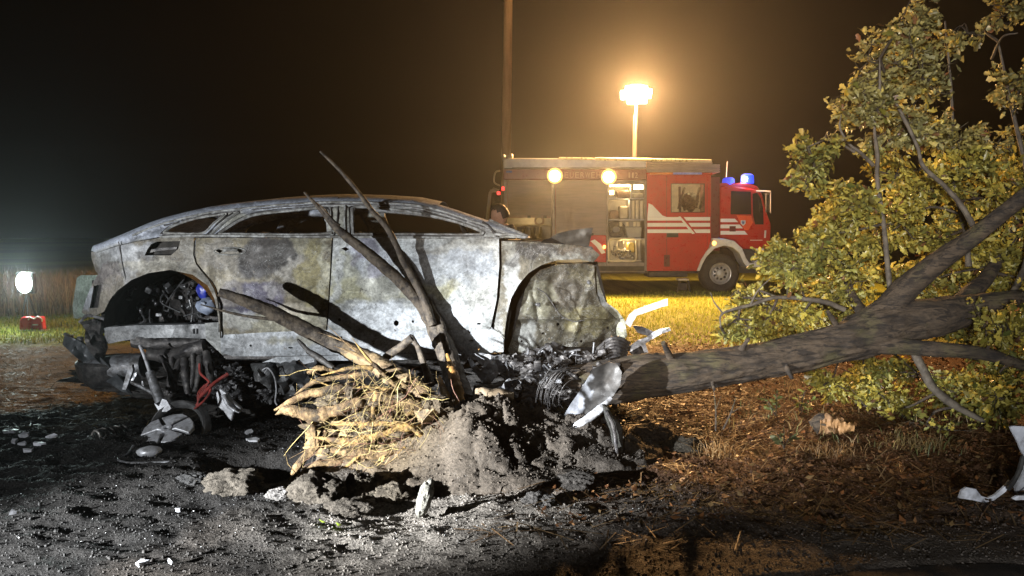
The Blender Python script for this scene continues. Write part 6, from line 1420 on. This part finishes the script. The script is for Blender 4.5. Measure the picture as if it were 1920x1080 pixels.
# ================================================================== LOOSE DEBRIS
M_whp = simple('white_plastic', (.74, .76, .82), (.66, .68, .74), 8, .4, 0, .2, 30, .003, None, .5, (.2, .18, .16), 16, .5)
bp = thing('bumper_fragment', 'broken white bumper corner lying on the dark ground at the right edge', 'car part', G(1880, 938))
panel('lower_lip', [(1798, 934), (1803, 920), (1812, 914), (1830, 917), (1840, 930), (1852, 934), (1866, 928), (1882, 914), (1893, 900), (1897, 903), (1886, 922), (1864, 938), (1846, 943), (1824, 938)], lambda px, py: 3.58 + 0.0016 * (px - 1800), M_whp, bp, 4, .012, (), .02, .03, 41)
panel('upper_corner', [(1894, 801), (1900, 799), (1935, 800), (1960, 820), (1950, 860), (1925, 862), (1916, 848), (1908, 828)], lambda px, py: 3.68 + 0.0010 * (px - 1890), M_whp, bp, 5, .012, (), .02, .03, 42)
panel('side_strip', [(1915, 858), (1926, 860), (1950, 862), (1950, 935), (1906, 926), (1902, 910), (1914, 890), (1918, 872)], lambda px, py: 3.70 + 0.0010 * (px - 1890), simple('scuffed_plastic', (.42, .43, .46), (.2, .2, .2), 22, .5), bp, 5, .012, (), .03, .03, 43)
b = MB(); b.tube([P(1918, 855, 3.66), P(1912, 880, 3.64), P(1900, 904, 3.62), P(1890, 916, 3.6)], .012, 6, 16, .3); b.build('black_trim', M_blk, bp)
panel('base_shard', [(1898, 935), (1906, 930), (1950, 928), (1950, 936), (1904, 938)], lambda px, py: 3.6 + 0.0 * px, M_whp, bp, 4, .01)
def shard(px_, py_, L, Wd, rot_, label, mat, h=.02, Z=.012):
    g = G(px_, py_); b = MB(); n_ = 6; ring = []
    for k in range(n_):
        a = 2 * math.pi * k / n_; r_ = random.uniform(.35, 1.0); ring.append((math.cos(a) * L / 2 * r_, math.sin(a) * Wd / 2 * r_))
    M_ = Matrix.Translation((g.x, g.y, Z + float(ground_h(np.array([g.x]), np.array([g.y]))[0]))) @ Matrix.Rotation(rot_, 4, 'Z') @ Matrix.Rotation(random.uniform(.1, .5), 4, 'X')
    b.prism([M_ @ Vector((x, y, h * random.uniform(.2, 1))) for x, y in ring], [M_ @ Vector((x, y, -.006)) for x, y in ring]); tag(b.build('plastic_shard', mat, None, True, 50), label, 'shard', 'pale shards strewn on the burnt soil')
for a in ((22, 814, .14, .08, .2, 'largest white shard at the left edge of the burnt soil'), (46, 822, .12, .06, -.3, 'white shard touching the largest one on its right'), (26, 832, .08, .05, .1, 'yellowish shard below the largest white one'), (44, 836, .07, .05, .6, 'small shard second from the left in the lower row'), (70, 840, .13, .05, .1, 'long grey shard at the right of the lower row'), (98, 828, .08, .025, .5, 'narrow white shard lying apart on the right'), (54, 846, .10, .04, .2, 'grey shard nearest the camera of the left cluster')): shard(*a, M_whp)
for a in ((468, 812, .09, .06, .4, 'bluish white shard above the root pit'), (476, 826, .13, .09, .2, 'flat grey plate shard beside the root pit', ), (270, 1068, .06, .04, .3, 'white chip at the bottom edge of the picture'), (322, 1064, .05, .05, 1.0, 'triangular pale chip at the bottom edge right of the white one'), (1008, 858, .05, .02, .1, 'white chip lying on the dark right flank of the mound'), (1115, 868, .06, .03, .2, 'grey chip below the bent strut'), (336, 962, .04, .03, .2, 'lone grey chip on dark soil below the broken wheel'), (28, 980, .05, .025, .9, 'grey chip near the lower left corner')): shard(*a, M_alu)
for px_, py_, lb in ((618, 995, 'left of two yellow green leaves on the pale soil'), (642, 997, 'right of two yellow green leaves on the pale soil')):
    g = G(px_, py_); me = fast_mesh('fallen_leaf', LV * np.array([1, 1.1, 1.5]), LT, np.tile((.40, .55, .06), (13, 1))); o = link('fallen_leaf', me, M_leaf); o.location = (g.x - .02, g.y, .03 + float(ground_h(np.array([g.x]), np.array([g.y]))[0])); o.scale = (.055,) * 3; o.rotation_euler = (.5, .2, random.random() * 3); tag(o, lb, 'leaf', 'two fallen leaves')
# broken log under the trunk
g = G(1570, 806); lg = thing('broken_log', 'short split log end glowing brown under the fallen trunk', 'log', g)
b = MB(); b.tube([P(1535, 795, 4.95), P(1565, 797, 4.95), P(1602, 803, 4.9)], [.05, .058, .02], 18, 34, .75, 22); b.build('wood', simple('split_wood', (.30, .16, .06), (.12, .065, .03), 9, .7, 0, .8, 40, .01, (.3, 1, 1)), lg)
b = MB(); b.tube([P(1524, 800, 4.98), P(1545, 790, 4.98), P(1562, 800, 4.95)], [.05, .055, .04], 12, 14, .3, 12); b.build('bark', M_bark, lg)
# bare twig shoots under the trunk
for (x0, y0, x1, y1, lb) in ((1342, 808, 1338, 728, 'thin upright bare twig in front of the trunk'), (1356, 805, 1380, 745, 'short slanting twig right of the upright one')):
    b = MB(); b.tube([P(x0, y0, 4.6), P((x0 + x1) / 2 + 2, (y0 + y1) / 2, 4.6), P(x1, y1, 4.62)], [.006, .005, .002], 6, 12, .2); b.tube([P((x0 + x1) / 2 + 2, (y0 + y1) / 2, 4.6), P(x1 + 14, y1 + 15, 4.58)], [.003, .001], 5); tag(b.build('bare_twig', M_bark), lb, 'twig')
# small leafy weeds and dry tufts
def weed(px_, py_, hpx, nl, cols, label, cat='weed', sz=.05):
    g = G(px_, py_); k = g.y / F; H_ = hpx * k; V, C = [], []; n_ = nl; root = thing('weed_plant', label, cat, g); s_ = MB(); pp, dd = [], []
    for i in range(max(3, nl // 7)):
        a = random.uniform(0, 6.28); top = Vector((g.x + math.cos(a) * H_ * .5, g.y + math.sin(a) * H_ * .3, H_ * random.uniform(.6, 1))); base = Vector((g.x, g.y, .0)); s_.tube([base, (base + top) / 2 + Vector((0, 0, .02)), top], [.003, .0025, .001], 4, 6)
        for j in range(7): pp.append(base.lerp(top, random.uniform(.3, 1.05))); dd.append((math.cos(a) + random.gauss(0, .8), math.sin(a) + random.gauss(0, .8), random.gauss(.1, .4)))
    pp = np.array([tuple(p) for p in pp]); dd = np.array(dd); dd /= np.linalg.norm(dd, axis=1)[:, None]; upv = rng.normal(size=dd.shape) + np.array([0, 0, 1]); upv -= dd * (upv * dd).sum(1)[:, None]; upv /= np.linalg.norm(upv, axis=1)[:, None]
    s_.build('stem', M_bark, root); o = scatter('foliage', LV, LT, pp, rng.uniform(.6, 1.2, len(pp)) * sz, np.stack([dd, np.cross(upv, dd), upv], -1), pick(cols, len(pp)), M_leaf, .1, root); o['kind'] = 'stuff'
weed(1455, 782, 52, 40, [(.14, .17, .06), (.10, .13, .05)], 'low green weed under the trunk left of its leafy neighbour', 'weed'); weed(1500, 778, 46, 46, [(.15, .18, .05), (.18, .18, .05)], 'bushier green weed under the trunk near the crown', 'weed')
weed(1470, 842, 40, 30, [(.10, .11, .05), (.06, .07, .03)], 'dark low weed in front of the split log', 'weed')
def tuft(px_, py_, w_, h_, label, cols):
    g = G(px_, py_); k = g.y / F; n_ = 160; x = g.x + rng.normal(0, w_ * k * .25, n_); y = g.y + rng.normal(0, .05, n_); o = grass('grass_tuft', x, y, rng.uniform(.5, 1.3, n_) * h_ * k, np.full(n_, .004), pick(cols, n_), 1.3, label); o['category'] = 'grass tuft'; del o['kind']
tuft(1350, 852, 90, 38, 'dry straw coloured grass tuft left of the split log', [(.36, .24, .11), (.28, .17, .07)]); tuft(1560, 850, 120, 30, 'wide flat dry tuft below the split log', [(.26, .15, .06), (.20, .12, .05)]); tuft(1720, 840, 120, 30, 'dry tuft in the shade under the crown', [(.20, .14, .05), (.14, .10, .04)])
